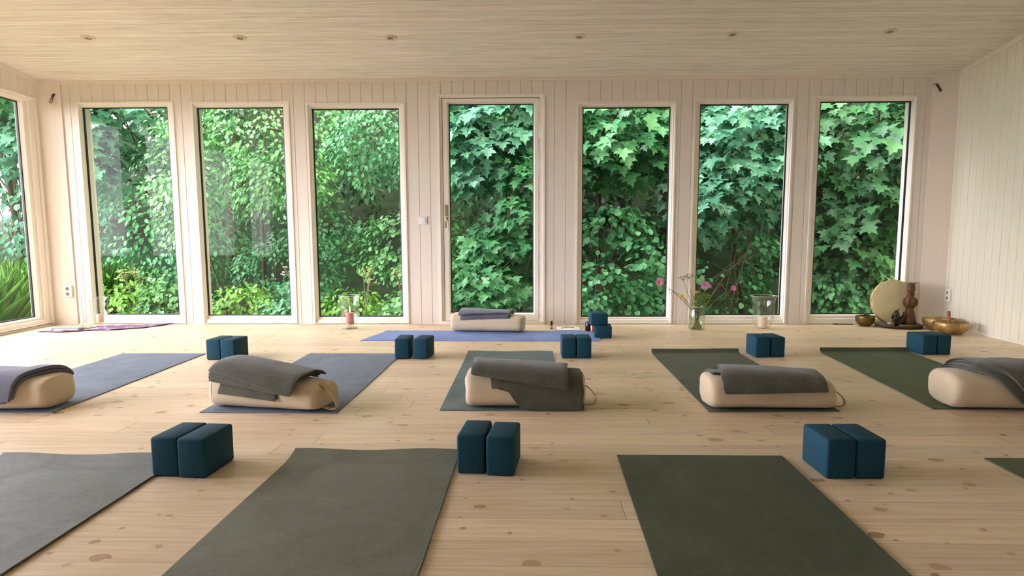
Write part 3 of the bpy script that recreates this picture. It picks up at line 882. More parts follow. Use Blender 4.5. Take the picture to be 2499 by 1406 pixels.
def candle(loc, r, h, mat, label, lit=False):
    e = empty('pillar_candle', loc, label=label, cat='candle')
    b = MB(); b.lathe([(r*.98, 0), (r, .004), (r, h-.008), (r*.94, h-.001), (r*.8, h-.003), (r*.5, h-.008), (.003, h-.009)], 32); b.build('wax_body', mat, e, smooth=True, autos=40)
    b = MB(); b.tube([(0, 0, h-.012), (.001, 0, h+.004), (.003, 0, h+.010)], .0013, 6); b.build('wick', m_wick, e)
    if lit:
        fm = M('candle flame', rgb(255, 220, 150), .5); fm.b.inputs['Emission Color'].default_value = (1, .62, .25, 1); fm.b.inputs['Emission Strength'].default_value = 14
        b = MB(); b.lathe([(.0005, h+.004), (.006, h+.012), (.0085, h+.022), (.006, h+.038), (.0025, h+.052), (.0004, h+.060)], 16); b.build('flame', fm, e, smooth=True)
    return e
c = fl(855, 801.5); hurricane(c, .096, .335, 'clear footed glass vase holding the lit candle, before the third window', flare=1.12)
candle(c+V(0, 0, .045), .038, .115, m_waxr, 'lit dusky pink pillar candle burning inside the footed glass vase', lit=True)
c = fl(1861, 801); hurricane(c, .108, .325, 'clear flared glass vase holding an unlit ivory candle, right of the flowers', foot=False, flare=1.2)
candle(c+V(0, 0, .006), .045, .115, m_wax, 'unlit ivory pillar candle inside the flared glass vase at the sixth window')
c = fl(245, 796); c = V(-4.50, -.20); hurricane(c, .080, .30, 'clear glass vase in the left corner beside the book and scarf', flare=1.1)
candle(c+V(0, 0, .045), .034, .085, M('apricot wax', rgb(240, 196, 160), .5), 'short apricot candle inside the glass vase in the left corner')
# dish with petals
c = V(-4.54, -.40)
e = empty('petal_dish', c, label='small shallow dish of pale yellow and white petals by the left corner vase', cat='dish')
b = MB(); b.lathe([(.05, .0), (.085, .008), (.115, .022), (.112, .024), (.08, .011), (.003, .006)], 40); b.build('dish', M('white glazed dish', rgb(240, 238, 230), .25), e, smooth=True)
b = MB(); rr = random.Random(4)
for i in range(46):
    a_ = rr.random()*6.28; q = rr.random()**.5*.085
    b.ico((q*cos(a_), q*sin(a_), .020+rr.random()*.045*(1-q/.1)), .017, (1, .8, .35), 1)
b.build('petals', M('pale yellow petals', rgb(244, 236, 176), .6), e, smooth=True)['kind'] = 'stuff'

# book and scarf in the left corner
c = V(-4.62, -.50)
e = empty('book', c+V(0, 0, .006), .12, label='closed pale green book lying on the purple scarf in the left corner', cat='book')
b = MB(); b.box(-.12, .12, -.085, .085, .0, .004, .001).box(-.12, .12, -.085, .085, .022, .026, .001).box(-.12, -.116, -.085, .085, 0, .026); b.build('cover', M('green book cover', rgb(120, 150, 140), .5), e)
b = MB(); b.box(-.115, .117, -.082, .082, .004, .022); b.build('pages', M('book paper', rgb(232, 226, 216), .8), e)
k = M('purple patterned scarf', rough=.8, spec=.2)
f = k.noise(k.coords(), 7, 4, .7, 1.2); k.color(k.ramp(f, [(.35, rgb(76, 66, 92)), (.46, rgb(150, 98, 150)), (.54, rgb(104, 88, 122)), (.64, rgb(206, 194, 206))]))
pts = [fl(85, 811), fl(150, 812), fl(215, 808), fl(290, 805.5), fl(345, 802), (fl(420, 792))]
wid = [.02, .17, .15, .15, .13, .05]
b = MB(); rows = []
n = 60
def lerpl(lst, t):
    i = min(int(t*(len(lst)-1)), len(lst)-2); q = t*(len(lst)-1)-i; return lst[i]*(1-q)+lst[i+1]*q
for i in range(n+1):
    t = i/n; p = lerpl(pts, t); w = lerpl(wid, t); row = []
    for j in range(13):
        v = (j/12); q = p+V(0, v*w*2.2+.03*noise.noise(V(i*.13, v*2, 3)))
        q.z = .003+.013*max(0, noise.noise(V(i*.22, v*3.2, 8)))+.004
        if q.y > -.03: q.y = -.03
        row.append(q)
    rows.append(row)
b.grid(rows)
o = b.build('scarf', k, None, smooth=True); sm = o.modifiers.new('thickness', 'SOLIDIFY'); sm.thickness = .003; sm.offset = 1
tag(o, 'thin purple patterned scarf spread along the floor in the left corner', 'scarf')
# white cord hanging from the corner board
b = MB(); b.tube([aty(u, v, -.075) for u, v in ((196, 720), (197.5, 726), (198, 745), (201, 765), (203.5, 781))]+[fl(205, 790, .01), fl(222, 793, .008)], .008, 8)
o = b.build('white_cord', m_white, None, smooth=True); tag(o, 'white cord hanging down beside the leftmost back window to the floor', 'cord')

# little oil bottle
c = fl(1346, 803)
e = empty('oil_bottle', c, label='tiny dark oil bottle with black cap standing left of the open notebook', cat='bottle')
b = MB(); b.lathe([(.0125, 0), (.0135, .002), (.0135, .042), (.010, .050), (.008, .053)], 24); b.build('bottle_body', M('dark amber glass', rgb(60, 34, 14), .1), e, smooth=True, autos=50)
b = MB(); b.lathe([(.0138, .008), (.0138, .038)], 24, capb=False, capt=False); b.build('label_band', M('bottle label', rgb(224, 218, 196), .6), e, smooth=True)
b = MB(); b.lathe([(.0115, .052), (.012, .053), (.0115, .078), (.0105, .080)], 20); b.build('cap', M('black plastic cap', rgb(22, 16, 16), .4), e, smooth=True, autos=50)
# open notebook
c = fl(1389, 803); c = V(.352, -.40, .0)
e = empty('open_notebook', c, -.02, label='open white notebook lying flat between the oil bottle and the stacked blocks', cat='notebook')
b = MB(); b.box(-.125, .125, -.13, .13, .0, .004, .001); b.build('cover', M('dark notebook cover', rgb(70, 78, 96), .6), e)
b = MB()
rows = [[(-.12+.24*i/20, y, .0045+.009*(1-abs(i/10-1)**2)*(.6 if i < 10 else 1)-.006*math.exp(-((i-10)/1.2)**2)) for y in (-.125, .125)] for i in range(21)]
rb = [[(p[0], p[1], .0042) for p in r_] for r_ in rows]
Va = b.grid(rows); Vb = b.grid(rb)
for i in range(20):
    for j in (0, 1): b.bm.faces.new((Va[i][j], Va[i+1][j], Vb[i+1][j], Vb[i][j]))
for i in (0, 20): b.bm.faces.new((Va[i][0], Va[i][1], Vb[i][1], Vb[i][0]))
b.build('pages', M('white paper', rgb(244, 242, 238), .8), e, smooth=True, autos=40)
b = MB(); b.tube([(-.07, -.03, .0165), (0, .01, .018), (.06, .0, .0165)], .003, 8); b.build('pen', M('grey pen', rgb(110, 112, 112), .4), e, smooth=True)
# black and copper cups behind the blocks
c = fl(1437, 810)
e = empty('black_speaker', c+V(-.0, .03), label='small black cylinder with a glossy rim standing left behind the stacked blocks', cat='container')
b = MB(); b.lathe([(.030, 0), (.034, .006), (.034, .088), (.030, .094), (.003, .094)], 32); b.build('body', M('glossy black', rgb(26, 24, 22), .15), e, smooth=True, autos=50)
b = MB(); b.lathe([(.0345, .080), (.0352, .084), (.0345, .088)], 32, capb=False, capt=False); b.build('rim_band', M('dark steel band', rgb(120, 116, 108), .3, metal=1), e, smooth=True)
e.name = 'black_canister'
c = fl(1446.5, 812)
b = MB(c); b.lathe([(.021, 0), (.022, .003), (.022, .070), (.020, .072), (.003, .071)], 28, c); o = b.build('copper_tin', M('brushed copper', rgb(196, 128, 92), .35, metal=.7), None, c, smooth=True, autos=50)
tag(o, 'small copper coloured tin between the black canister and the stacked blocks', 'tin')

# ------------------------------------------------------------------ flowers in a jar
c = fl(1700, 803.5); FY = c.y
e = empty('flower_jar', c, label='squat clear glass jar holding the garden flowers between two windows', cat='vase')
rj = .080
b = MB(); b.lathe([(rj*.92, .002), (rj, .008), (rj*.99, .10), (rj*.96, .15), (rj*.86, .185), (rj*.82, .20), (rj*.86, .222), (rj*.88, .226)], 40, capt=False); b.build('jar', m_vase, e, smooth=True, fix=False)
b = MB(); b.tube([(rj*.88*cos(2*pi*i/40), rj*.88*sin(2*pi*i/40), .226) for i in range(41)], .0025, 6, caps=False); b.build('rim', m_rim, e, smooth=True)
b = MB(); b.lathe([(rj*.88, .006), (rj*.96, .012), (rj*.95, .10), (rj*.93, .135)], 40); b.build('water', m_water, e, smooth=True)
m_stem = M('green stem', rgb(88, 104, 46), .6); m_stem2 = M('brown green stem', rgb(110, 104, 62), .7)
m_pink = M('pink petals', rgb(240, 176, 206), .6); m_pink2 = M('mauve petals', rgb(220, 152, 192), .6)
m_yel = M('yellow petals', rgb(244, 196, 50), .6); m_wp = M('white petals', rgb(244, 234, 226), .6); m_ctr = M('flower centre', rgb(170, 130, 60), .8)
def flower(u, v, kind, label, foot, dy=0, size=.03, cat='flower', bend=.0):
    top = aty(u, v, FY+dy); f_ = c+V(*foot)
    E_ = empty('cut_flower', f_, label=label, cat=cat, group='garden flowers in the glass jar')
    neck = c+V(foot[0]*-.3, foot[1]*-.3, .22)
    if (top.x-c.x) > .06: neck.x = c.x+.05
    if (top.x-c.x) < -.06: neck.x = c.x-.05
    P_ = []
    for i in range(15):
        t = i/14
        q = f_*(1-t)**2+(neck*1.0)*2*t*(1-t)+top*t*t
        q.z += bend*sin(pi*t)
        P_.append(q)
    b = MB(f_); b.tube(P_, [.0034*(1-.4*i/14) for i in range(15)], 6); b.build('stem', m_stem if kind != 'umbel' else m_stem2, E_, smooth=True)
    o_ = top-f_
    rr = random.Random(u)
    if kind in ('pom', 'daisy', 'open'):
        col = {'pom': m_pink, 'daisy': m_wp, 'open': m_pink2}[kind]
        b = MB()
        layers = {'pom': 5, 'daisy': 2, 'open': 3}[kind]
        for L_ in range(layers):
            npet = 16-2*L_
            for i in range(npet):
                a_ = 2*pi*i/npet+L_*.3+rr.random()*.2
                el = .15+L_*.28
                r_ = size*(1-.12*L_)
                dx, dz, dy_ = cos(a_), sin(a_), -el
                d_ = Vector((dx, dy_, dz)).normalized()
                sd = d_.cross(Vector((0, 1, 0))).normalized()*r_*.20
                m_ = o_+d_*r_*.6; tip = o_+d_*r_
                nrm = Vector((0, -.003, 0))
                b.quad(o_+d_*r_*.1, m_+sd+nrm, tip, m_-sd+nrm)
        b.build('blossom', col, E_)
        b = MB(); b.ico(o_+V(0, -.006), size*.24, (1, .6, 1), 1); b.build('flower_centre', m_ctr if kind != 'pom' else m_pink2, E_, smooth=True)
    elif kind == 'cluster':
        b = MB()
        for i in range(60):
            a_ = rr.random()*6.28; ph = math.acos(1-1.5*rr.random()); r_ = size*(.75+.25*rr.random())
            q = o_+V(r_*sin(ph)*cos(a_), r_*sin(ph)*sin(a_), r_*cos(ph)*.9)
            for j in range(4):
                aa = j*pi/2+rr.random(); d1 = V(cos(aa), -.3, sin(aa))*size*.26; d2 = V(-sin(aa), 0, cos(aa))*size*.10
                b.quad(q, q+d1*.6+d2, q+d1, q+d1*.6-d2)
        b.build('blossom', m_pink2, E_)
    elif kind == 'yellow':
        b = MB()
        for i in range(11):
            a_ = 2*pi*i/11; d_ = V(cos(a_), -.25, sin(a_)*.8)*size; s_ = V(-sin(a_), 0, cos(a_))*size*.22
            b.quad(o_, o_+d_*.7+s_, o_+d_, o_+d_*.7-s_)
        b.build('blossom', m_yel, E_)
        b = MB(); b.ico(o_+V(0, -.005), size*.3, (1, .6, 1), 1); b.build('flower_centre', m_ctr, E_, smooth=True)
    elif kind == 'umbel':
        b = MB()
        for i in range(9):
            a_ = -1.2+2.4*i/8; q = o_+V(.045*sin(a_)*1.2, .02*cos(i*2.), .03*cos(a_))
            b.tube([o_-V(0, 0, .012), (o_+q)/2+V(0, 0, .004), q], .0012, 4); b.ico(q, .006, (1, 1, .6), 1)
        b.build('seed_head', m_stem2, E_)
    elif kind == 'leafy':
        b = MB()
        for i in range(26):
            t = .45+.55*i/25; k_ = t*14; q = P_[min(13, int(k_))]-f_
            a_ = rr.random()*6.28; d_ = V(cos(a_), sin(a_)*.6, .2+rr.random()*.6).normalized()*size*(.7+.6*rr.random()); s_ = d_.cross(V(0, 1, .2)).normalized()*size*.14
            b.quad(q, q+d_*.5+s_, q+d_, q+d_*.5-s_)
        b.build('leaves', M('flower foliage', rgb(96, 128, 44), .6), E_)
    elif kind == 'buds':
        for i in range(9):
            t = .55+.45*i/8; q = P_[min(14, int(t*14))]-f_; d_ = V(.01*(-1)**i, 0, -.028-.02*rr.random())
            b = MB(); b.tube([q, q+d_*.6, q+d_], [.001, .0015, .0025], 5); b.build('bud', m_stem2, E_)
flower(1610, 688, 'pom', 'round pink blossom leaning far left out of the jar', (.045, 0), size=.050, bend=.02)
flower(1722, 698, 'cluster', 'round mauve flower cluster upright above the jar', (-.03, .01), size=.048)
flower(1790, 703, 'open', 'small pink blossom on a long stem leaning right', (-.045, .0), size=.032)
flower(1686, 704, 'daisy', 'small white blossom just above the jar', (.02, .02), size=.020)
flower(1664, 723, 'yellow', 'yellow blossom drooping on the left of the bunch', (.03, -.02), size=.026)
flower(1699, 713, 'yellow', 'yellow blossom in the middle of the bunch', (-.01, .03), dy=-.03, size=.022)
flower(1714, 678, 'yellow', 'small yellow blossom at the top of the bunch', (-.02, .03), dy=.03, size=.020)
flower(1667, 682, 'umbel', 'brown seed head on a curved stalk at the upper left of the bunch', (.035, .02))
flower(1682, 677, 'umbel', 'thin brown seed stalk at the top left of the bunch', (.02, .03), dy=.02)
flower(1757, 698, 'umbel', 'dry seed head between the mauve cluster and the right pink blossom', (-.04, .02), dy=.02)
flower(1633, 706, 'buds', 'arching stalk with hanging buds on the left of the bunch', (.05, -.01), bend=.05)
flower(1714, 715, 'leafy', 'leafy green stalk in the middle of the bunch', (-.01, -.02), size=.05)
flower(1728, 718, 'leafy', 'leafy green stalk in the right of the bunch', (-.03, -.01), size=.055)
flower(1699, 726, 'leafy', 'short leafy green sprig in the left of the bunch', (.01, -.02), size=.045)

# ------------------------------------------------------------------ altar corner
m_brass = M('hammered brass', rgb(178, 150, 98), .42, metal=.72)
_f = m_brass.noise(m_brass.coords(), 9, 4, .6); m_brass.color(m_brass.ramp(_f, [(.35, rgb(122, 100, 58)), (.5, rgb(170, 142, 90)), (.7, rgb(196, 170, 116))]))
m_brass.bump(m_brass.noise(m_brass.coords(), 24, 2), .35, .004)
m_bronze = M('dark bronze', rgb(120, 96, 54), .45, metal=.7)
m_dark = M('dark patinated metal', rgb(58, 58, 46), .45, metal=.5)
def carved():
    k = M('carved brown wood', rough=.45, spec=.4); f = k.noise(k.coords((5, 5, 30)), 8, 4, .6)
    k.color(k.ramp(f, [(.3, rgb(66, 42, 20)), (.6, rgb(104, 70, 34)), (.8, rgb(134, 94, 50))])); k.bump(f, .4, .003); return k
m_carved = carved()
def bowl(loc, r, h, mat, label, name='singing_bowl', group=None):
    b = MB(loc)
    pr = [(r*.30, .0), (r*.52, .004), (r*.78, h*.20), (r*.95, h*.48), (r, h*.76), (r*.985, h*.97), (r*.97, h), (r*.945, h*.97), (r*.955, h*.74), (r*.90, h*.48), (r*.72, h*.22), (r*.4, h*.08), (.003, h*.06)]
    b.lathe(pr, 56, loc); o = b.build(name, mat, None, loc, smooth=True)
    return tag(o, label, 'singing bowl', group)
lb = V(3.90, -.36); rb_ = V(3.955, -.675)
lb = V(3.975, -.43); rb_ = V(3.925, -.690)
bowl(lb, .150, .115, m_brass, 'brass singing bowl half hidden behind the one with the mallet', group='large brass singing bowls')
rb_ = aty(2322, 815, -.69); rb_ = V(3.905, -.72)
bowl(rb_, .150, .115, m_brass, 'large brass singing bowl in front, with a wooden mallet standing in it', group='large brass singing bowls')
b = MB(); m_mal = M('red brown mallet wood', rgb(150, 84, 54), .45)
mb = rb_+V(.02, .04, .020); mt_ = rb_+V(.035, .10, .205)
ax = (mt_-mb)
Lh = ax.length; q_ = ax.to_track_quat('Z', 'Y').to_matrix().to_4x4()
b = MB(mb); b.lathe([(.012, 0), (.015, .004), (.016, Lh*.45), (.014, Lh*.6), (.011, Lh*.68), (.016, Lh*.76), (.017, Lh*.84), (.013, Lh*.90), (.016, Lh*.95), (.012, Lh)], 24, mb, q_)
o = b.build('mallet', m_mal, None, mb, smooth=True); tag(o, 'reddish wooden mallet standing upright in the front brass bowl', 'mallet')
sb = V(3.40, -.13)
bowl(sb, .093, .105, M('aged bronze bowl', rgb(118, 100, 52), .4, metal=.75), 'small dark bronze bowl left of the round tray', name='small_singing_bowl')
b = MB(); rr = random.Random(2)
for i in range(30):
    a_ = rr.random()*6.28; r_ = rr.random()*.055
    b.quad(sb+V(r_*cos(a_), r_*sin(a_), .08), sb+V(r_*cos(a_)+.012, r_*sin(a_), .115), sb+V(r_*cos(a_)*1.3, r_*sin(a_)*1.3, .125), sb+V(r_*cos(a_)-.01, r_*sin(a_), .11))
b2 = MB(sb+V(0, 0, .02)); b.bm.free()
b2.ico(sb+V(0, 0, .055), .066, (1, 1, .5), 2)
for i in range(40):
    a_ = rr.random()*6.28; r_ = rr.random()*.05
    p_ = sb+V(r_*cos(a_), r_*sin(a_), .085); b2.quad(p_, p_+V(.010, 0, .018), p_+V(.004*cos(a_), 0, .034), p_+V(-.009, 0, .018))
o = b2.build('dried_herbs', M('dried grey herbs', rgb(90, 88, 70), .9), None, sb+V(0, 0, .02)); tag(o, 'tuft of dried herbs in the small dark bronze bowl', 'herbs', kind='stuff')
b = MB(); p0 = fl(2043, 789); b.box(-.10, .10, -.016, .016, 0, .010, .003); b.box(-.098, -.05, -.010, .010, .010, .014, .001)
o = b.build('incense_holder', M('dark wood strip', rgb(96, 70, 44), .5), None, V(3.22, -.045), rz=-.05); tag(o, 'flat dark wooden incense strip on the floor under the rightmost window', 'incense holder')
# tray
tc = V(3.695, -.215)
b = MB(tc); b.lathe([(.185, 0), (.205, .004), (.225, .026), (.222, .030), (.214, .028), (.195, .012), (.003, .010)], 64, tc)
k = M('dark wooden tray', rough=.4, spec=.4); f = k.noise(k.coords((3, 30, 3)), 5, 4); k.color(k.ramp(f, [(.3, rgb(62, 46, 30)), (.7, rgb(98, 76, 52))]))
o = b.build('round_tray', k, None, tc, smooth=True, autos=40); tag(o, 'round dark wooden tray on the floor below the frame drum', 'tray')
TZ = .0115
# drum
dc = aty(2172, 737, -.03)
e = empty('frame_drum', V(dc.x, -.10, .018), label='large round frame drum with pale skin leaning against the wall at the rightmost window', cat='drum')
dr = .224
tilt = Matrix.Rotation(radians(-12), 4, 'X') @ Matrix.Rotation(pi/2, 4, 'X')
tilt = Matrix.Rotation(radians(1), 4, 'Z') @ tilt
cz_ = V(0, 0, dr*.985)
k = M('pale drum skin', rough=.5, spec=.35); f = k.noise(k.coords(), 5, 4); k.color(k.ramp(f, [(.3, rgb(204, 190, 144)), (.7, rgb(222, 210, 168))]))
b = MB(); b.lathe([(.001, .0266), (dr*.9, .0268), (dr*.985, .0262), (dr, .022)], 72, cz_, tilt, capb=True, capt=False); b.build('skin', k, e, smooth=True, autos=60)
b = MB(); b.lathe([(dr*.975, -.026), (dr+.004, -.026), (dr+.004, .020), (dr+.004, .022), (dr*.99, .0225), (dr*.97, .020)], 72, cz_, tilt, capb=False, capt=False); b.build('frame', M('pale drum frame', rgb(206, 186, 134), .4), e, smooth=True, autos=50)
b = MB(); b.tube([tilt @ Vector(((dr+.004)*cos(2*pi*i/72), (dr+.004)*sin(2*pi*i/72), .022))+cz_ for i in range(73)], .0035, 6, caps=False); b.build('hoop', M('bright brass hoop', rgb(240, 222, 160), .25, metal=.5), e, smooth=True)
for a_ in (150, 172, 194, 215):
    a_ = radians(a_); b = MB(); q = tilt @ Vector(((dr+.010)*cos(a_), (dr+.010)*sin(a_), .0))+cz_; b.ico(q, .009, (1, 1.6, 1), 1); b.build('tuning_lug', M('lug brass', rgb(230, 210, 150), .3, metal=.6), e, smooth=True)
# candlestick
kc = tc+V(.125, .10, TZ); kc = V(3.822, -.172, TZ)
e = empty('wooden_candlestick', kc, label='tall turned brown wooden candlestick standing on the tray before the drum', cat='candlestick')
b = MB(); H = .425
pr = [(.066, 0), (.068, .010), (.067, .022), (.062, .050), (.058, .066), (.060, .078), (.050, .110), (.040, .150), (.037, .172), (.046, .186), (.058, .205), (.062, .228), (.061, .250), (.054, .272), (.040, .288), (.030, .294),
      (.031, .300), (.037, .312), (.036, .322), (.029, .330), (.032, .338), (.038, .348), (.039, .362), (.038, .400), (.034, .405), (.034, H)]
b.lathe(pr, 8*6, capt=True); b.build('turned_stem', m_carved, e, smooth=True, autos=50)
b = MB()
for i in range(8):
    a_ = 2*pi*i/8; b.ico((.057*cos(a_), .057*sin(a_), .236), .022, (.55, .55, 1.7), 2)
b.build('carved_bulge', m_carved, e, smooth=True)
b = MB(); b.lathe([(.034, H-.002), (.066, H+.004), (.069, H+.010), (.060, H+.008), (.003, H+.005)], 40); b.build('drip_pan', M('grey metal pan', rgb(136, 126, 104), .35, metal=.6), e, smooth=True)
# figurine
fc = tc+V(-.005, .0, TZ); fc = V(3.672, -.215, TZ)
e = empty('bronze_figurine', fc, label='small dark bronze seated figurine with pointed crown on the round tray', cat='figurine')
b = MB(); b.lathe([(.056, 0), (.060, .006), (.052, .014), (.058, .022), (.054, .032), (.046, .036)], 32, mat=Matrix.Diagonal((1, .75, 1, 1))); b.build('plinth', m_dark, e, smooth=True, autos=40)
b = MB()
b.ico((0, 0, .072), .040, (1, .8, 1.1), 3); b.ico((-.026, -.018, .046), .026, (1.3, .9, .5), 2); b.ico((.026, -.018, .046), .026, (1.3, .9, .5), 2)
b.ico((0, -.006, .118), .024, (1, .95, 1.0), 3); b.lathe([(.022, .128), (.020, .140), (.012, .152), (.005, .160), (.001, .166)], 20)
b.tube([(0, -.024, .116), (.004, -.034, .100), (.006, -.036, .082), (.000, -.034, .070)], [.008, .007, .006, .005], 8)
b.tube([(-.032, 0, .094), (-.048, -.006, .080), (-.044, -.012, .104), (-.050, -.014, .122)], [.010, .009, .008, .006], 8)
b.tube([(.032, 0, .094), (.050, -.006, .072), (.050, -.012, .098), (.056, -.014, .118)], [.010, .009, .008, .007], 8)
b.build('seated_body', m_dark, e, smooth=True)
b = MB(); b.tube([(-.050, -.016, .122), (-.036, -.016, .140), (-.022, -.014, .158)], .003, 6); b.build('held_ornament', m_dark, e, smooth=True)
b = MB(); b.tube([(.056, -.016, .118), (.060, -.016, .136), (.050, -.016, .140)], .004, 6); b.build('held_ornament', m_dark, e, smooth=True)
# incense stick from the silver cup
cc = tc+V(-.125, -.085, TZ)
b = MB(cc); b.lathe([(.026, 0), (.030, .004), (.036, .030), (.038, .044), (.036, .044), (.033, .030), (.026, .008), (.003, .006)], 28, cc)
o = b.build('silver_cup', M('bright silver', rgb(230, 226, 210), .15, metal=.9), None, cc, smooth=True, autos=40); tag(o, 'small shiny silver cup on the left of the round tray', 'cup')
b = MB(cc+V(0, 0, .01)); b.tube([cc+V(.004, 0, .01), cc+V(.055, .02, .10), cc+V(.105, .04, .185)], .0034, 6)
o = b.build('incense_stick', M('dark incense', rgb(60, 52, 32), .8), None, cc+V(0, 0, .01), smooth=True); tag(o, 'thin incense stick slanting up out of the silver cup before the drum', 'incense stick')
wc = tc+V(.03, -.13, TZ+.012)
b = MB(wc); b.tube([wc+V(-.085, .02, .004), wc+V(.085, -.02, 0)], .010, 12)
o = b.build('wooden_striker', M('grey brown striker', rgb(112, 88, 66), .5), None, wc, smooth=True); tag(o, 'short round wooden striker lying across the front of the tray', 'striker')
# ------------------------------------------------------------------ outdoors
GZ = -.32
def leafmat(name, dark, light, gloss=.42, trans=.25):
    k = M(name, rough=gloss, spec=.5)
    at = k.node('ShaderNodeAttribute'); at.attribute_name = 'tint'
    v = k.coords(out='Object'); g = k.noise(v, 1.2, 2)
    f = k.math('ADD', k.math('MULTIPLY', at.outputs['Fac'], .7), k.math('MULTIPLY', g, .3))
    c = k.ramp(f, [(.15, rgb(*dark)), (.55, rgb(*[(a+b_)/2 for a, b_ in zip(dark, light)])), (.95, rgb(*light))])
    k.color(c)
    tr = k.node('ShaderNodeBsdfTranslucent'); k.l.new(c, tr.inputs[0]); mx = k.node('ShaderNodeMixShader'); mx.inputs[0].default_value = trans
    out = k.n['Material Output']; k.l.new(k.b.outputs[0], mx.inputs[1]); k.l.new(tr.outputs[0], mx.inputs[2]); k.l.new(mx.outputs[0], out.inputs[0])
    return k
m_maple = leafmat('maple leaf green', (34, 94, 58), (132, 204, 130))
m_mapleb = leafmat('blue green maple leaf', (44, 108, 80), (156, 220, 178))
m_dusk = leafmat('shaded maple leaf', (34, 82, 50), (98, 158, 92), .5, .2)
m_beech = leafmat('small leaf green', (48, 112, 58), (166, 224, 138))
m_deep = leafmat('deep forest leaf', (26, 66, 36), (72, 126, 62), .5, .15)
m_lime = leafmat('young lime leaf', (84, 150, 44), (172, 220, 96))
m_round = leafmat('round green leaf', (40, 106, 62), (132, 208, 140))
m_grass = leafmat('grass blades', (76, 140, 48), (160, 214, 96), .5, .35)
m_bark = M('grey brown bark', rgb(96, 88, 70), .9); m_bark.bump(m_bark.noise(m_bark.coords((12, 12, 2)), 5, 4), .6, .01)
m_twig = M('pale young stem', rgb(150, 146, 104), .8)

MAPLE = [(0, 0), (.16, -.16), (.46, -.12), (.36, .08), (.60, .16), (.80, .46), (.55, .42), (.30, .46), (.36, .72), (.15, .74), (0, 1.05)]
OVATE = [(0, 0), (.20, .14), (.30, .42), (.22, .74), (0, 1.0)]
ROUND = [(0, 0), (.28, .04), (.44, .30), (.42, .62), (.22, .88), (0, .98)]
BLADE = [(0, 0), (.025, .3), (.02, .7), (0, 1)]
rng = np.random.default_rng(11)
def norm(a): return a/np.maximum(np.linalg.norm(a, axis=1, keepdims=True), 1e-9)
def leaves(name, P, D, Nn, S, half, mat, parent=None, loc=(0, 0, 0), fold=.18, droop=.18, tint=None):
    N = len(P); D = norm(D); Nn = norm(Nn-D*np.sum(Nn*D, axis=1, keepdims=True)); X = np.cross(D, Nn)
    h = len(half); pts = list(half)+[(-x, y) for x, y in half[1:-1]]
    n = len(pts); co = np.zeros((N, n, 3), np.float32)
    for j, (x, y) in enumerate(pts):
        co[:, j] = P + (X*x + D*y + Nn*(fold*abs(x)-droop*y*y))*S[:, None]
    co -= np.array(loc, np.float32)
    right = list(range(h)); left = [0]+list(range(h, n))+[h-1]; left = left[::-1]
    idx = np.array(right+left, np.int32); per = len(idx)
    me = bpy.data.meshes.new(name)
    me.vertices.add(N*n); me.vertices.foreach_set('co', co.reshape(-1))
    li = (idx[None, :]+np.arange(N, dtype=np.int32)[:, None]*n).reshape(-1)
    me.loops.add(len(li)); me.loops.foreach_set('vertex_index', li)
    me.polygons.add(N*2)
    st_ = (np.arange(N, dtype=np.int32)[:, None]*per+np.array([0, h], np.int32)[None, :]).reshape(-1)
    me.polygons.foreach_set('loop_start', st_)
    me.update(calc_edges=True); me.validate()
    a = me.attributes.new('tint', 'FLOAT', 'POINT')
    t = tint if tint is not None else rng.random(N)
    a.data.foreach_set('value', np.repeat(t, n).astype(np.float32))
    return link(name, me, mat, parent)
def foliage(crowns, nsp, nl, size, srad, front=.45, inner=.55, dens=0., up=.7, flat=1., seed=0, ymin=.5, zmin=GZ+.05):
    """sprays of leaves on the shells of ellipsoid crowns"""
    g = np.random.default_rng(100+seed)
    Ps, Ds, Ns, Ss, Ts = [], [], [], [], []
    tot = sum(c[3]*c[5] for c in crowns)
    for (cx_, cy_, cz__, rx, ry, rz) in crowns:
        m_ = int(nsp*rx*rz/tot)
        k_ = 0
        while k_ < m_:
            d_ = g.normal(size=3); d_ /= np.linalg.norm(d_)
            if d_[1] > front: continue
            r_ = inner+(1-inner)*g.random()**.6
            c = np.array([cx_+rx*r_*d_[0], cy_+ry*r_*d_[1], cz__+rz*r_*d_[2]])
            if dens and noise.noise(Vector(c)*1.5+Vector((seed, 0, 0))) < dens: continue
            if c[1] < ymin or c[2] < zmin: continue
            k_ += 1
            out = d_.copy(); out[1] -= .35; out[2] *= .4; out /= np.linalg.norm(out)
            ns = out*.55+np.array([0, 0, up])+g.normal(size=3)*.18; ns /= np.linalg.norm(ns)
            t1 = np.cross(ns, [0, 0, 1.]); t1 /= np.linalg.norm(t1)+1e-9; t2 = np.cross(ns, t1)
            n_ = int(nl*(.6+.8*g.random())); a_ = g.random(n_)*2*pi; rr_ = srad*np.sqrt(g.random(n_))
            P_ = c+t1*(rr_*np.cos(a_))[:, None]+t2*(rr_*np.sin(a_))[:, None]+ns*(g.normal(size=n_)*srad*.16*flat)[:, None]
            rad = t1*(np.cos(a_))[:, None]+t2*(np.sin(a_))[:, None]
            D_ = rad*.5+out*.7+np.array([0, 0, -.55])+g.normal(size=(n_, 3))*.28
            N_ = ns+g.normal(size=(n_, 3))*.26
            base_t = g.random()*.45
            Ps.append(P_); Ds.append(D_); Ns.append(N_); Ss.append(size*(.55+.6*g.random(n_))); Ts.append(np.clip(base_t+g.random(n_)*.55, 0, 1))
    P_, D_, N_, S_, T_ = map(np.concatenate, (Ps, Ds, Ns, Ss, Ts))
    ok = (P_[:, 1] > ymin-.1) | (P_[:, 0] < -5.9)
    return P_[ok], D_[ok], N_[ok], S_[ok], T_[ok]
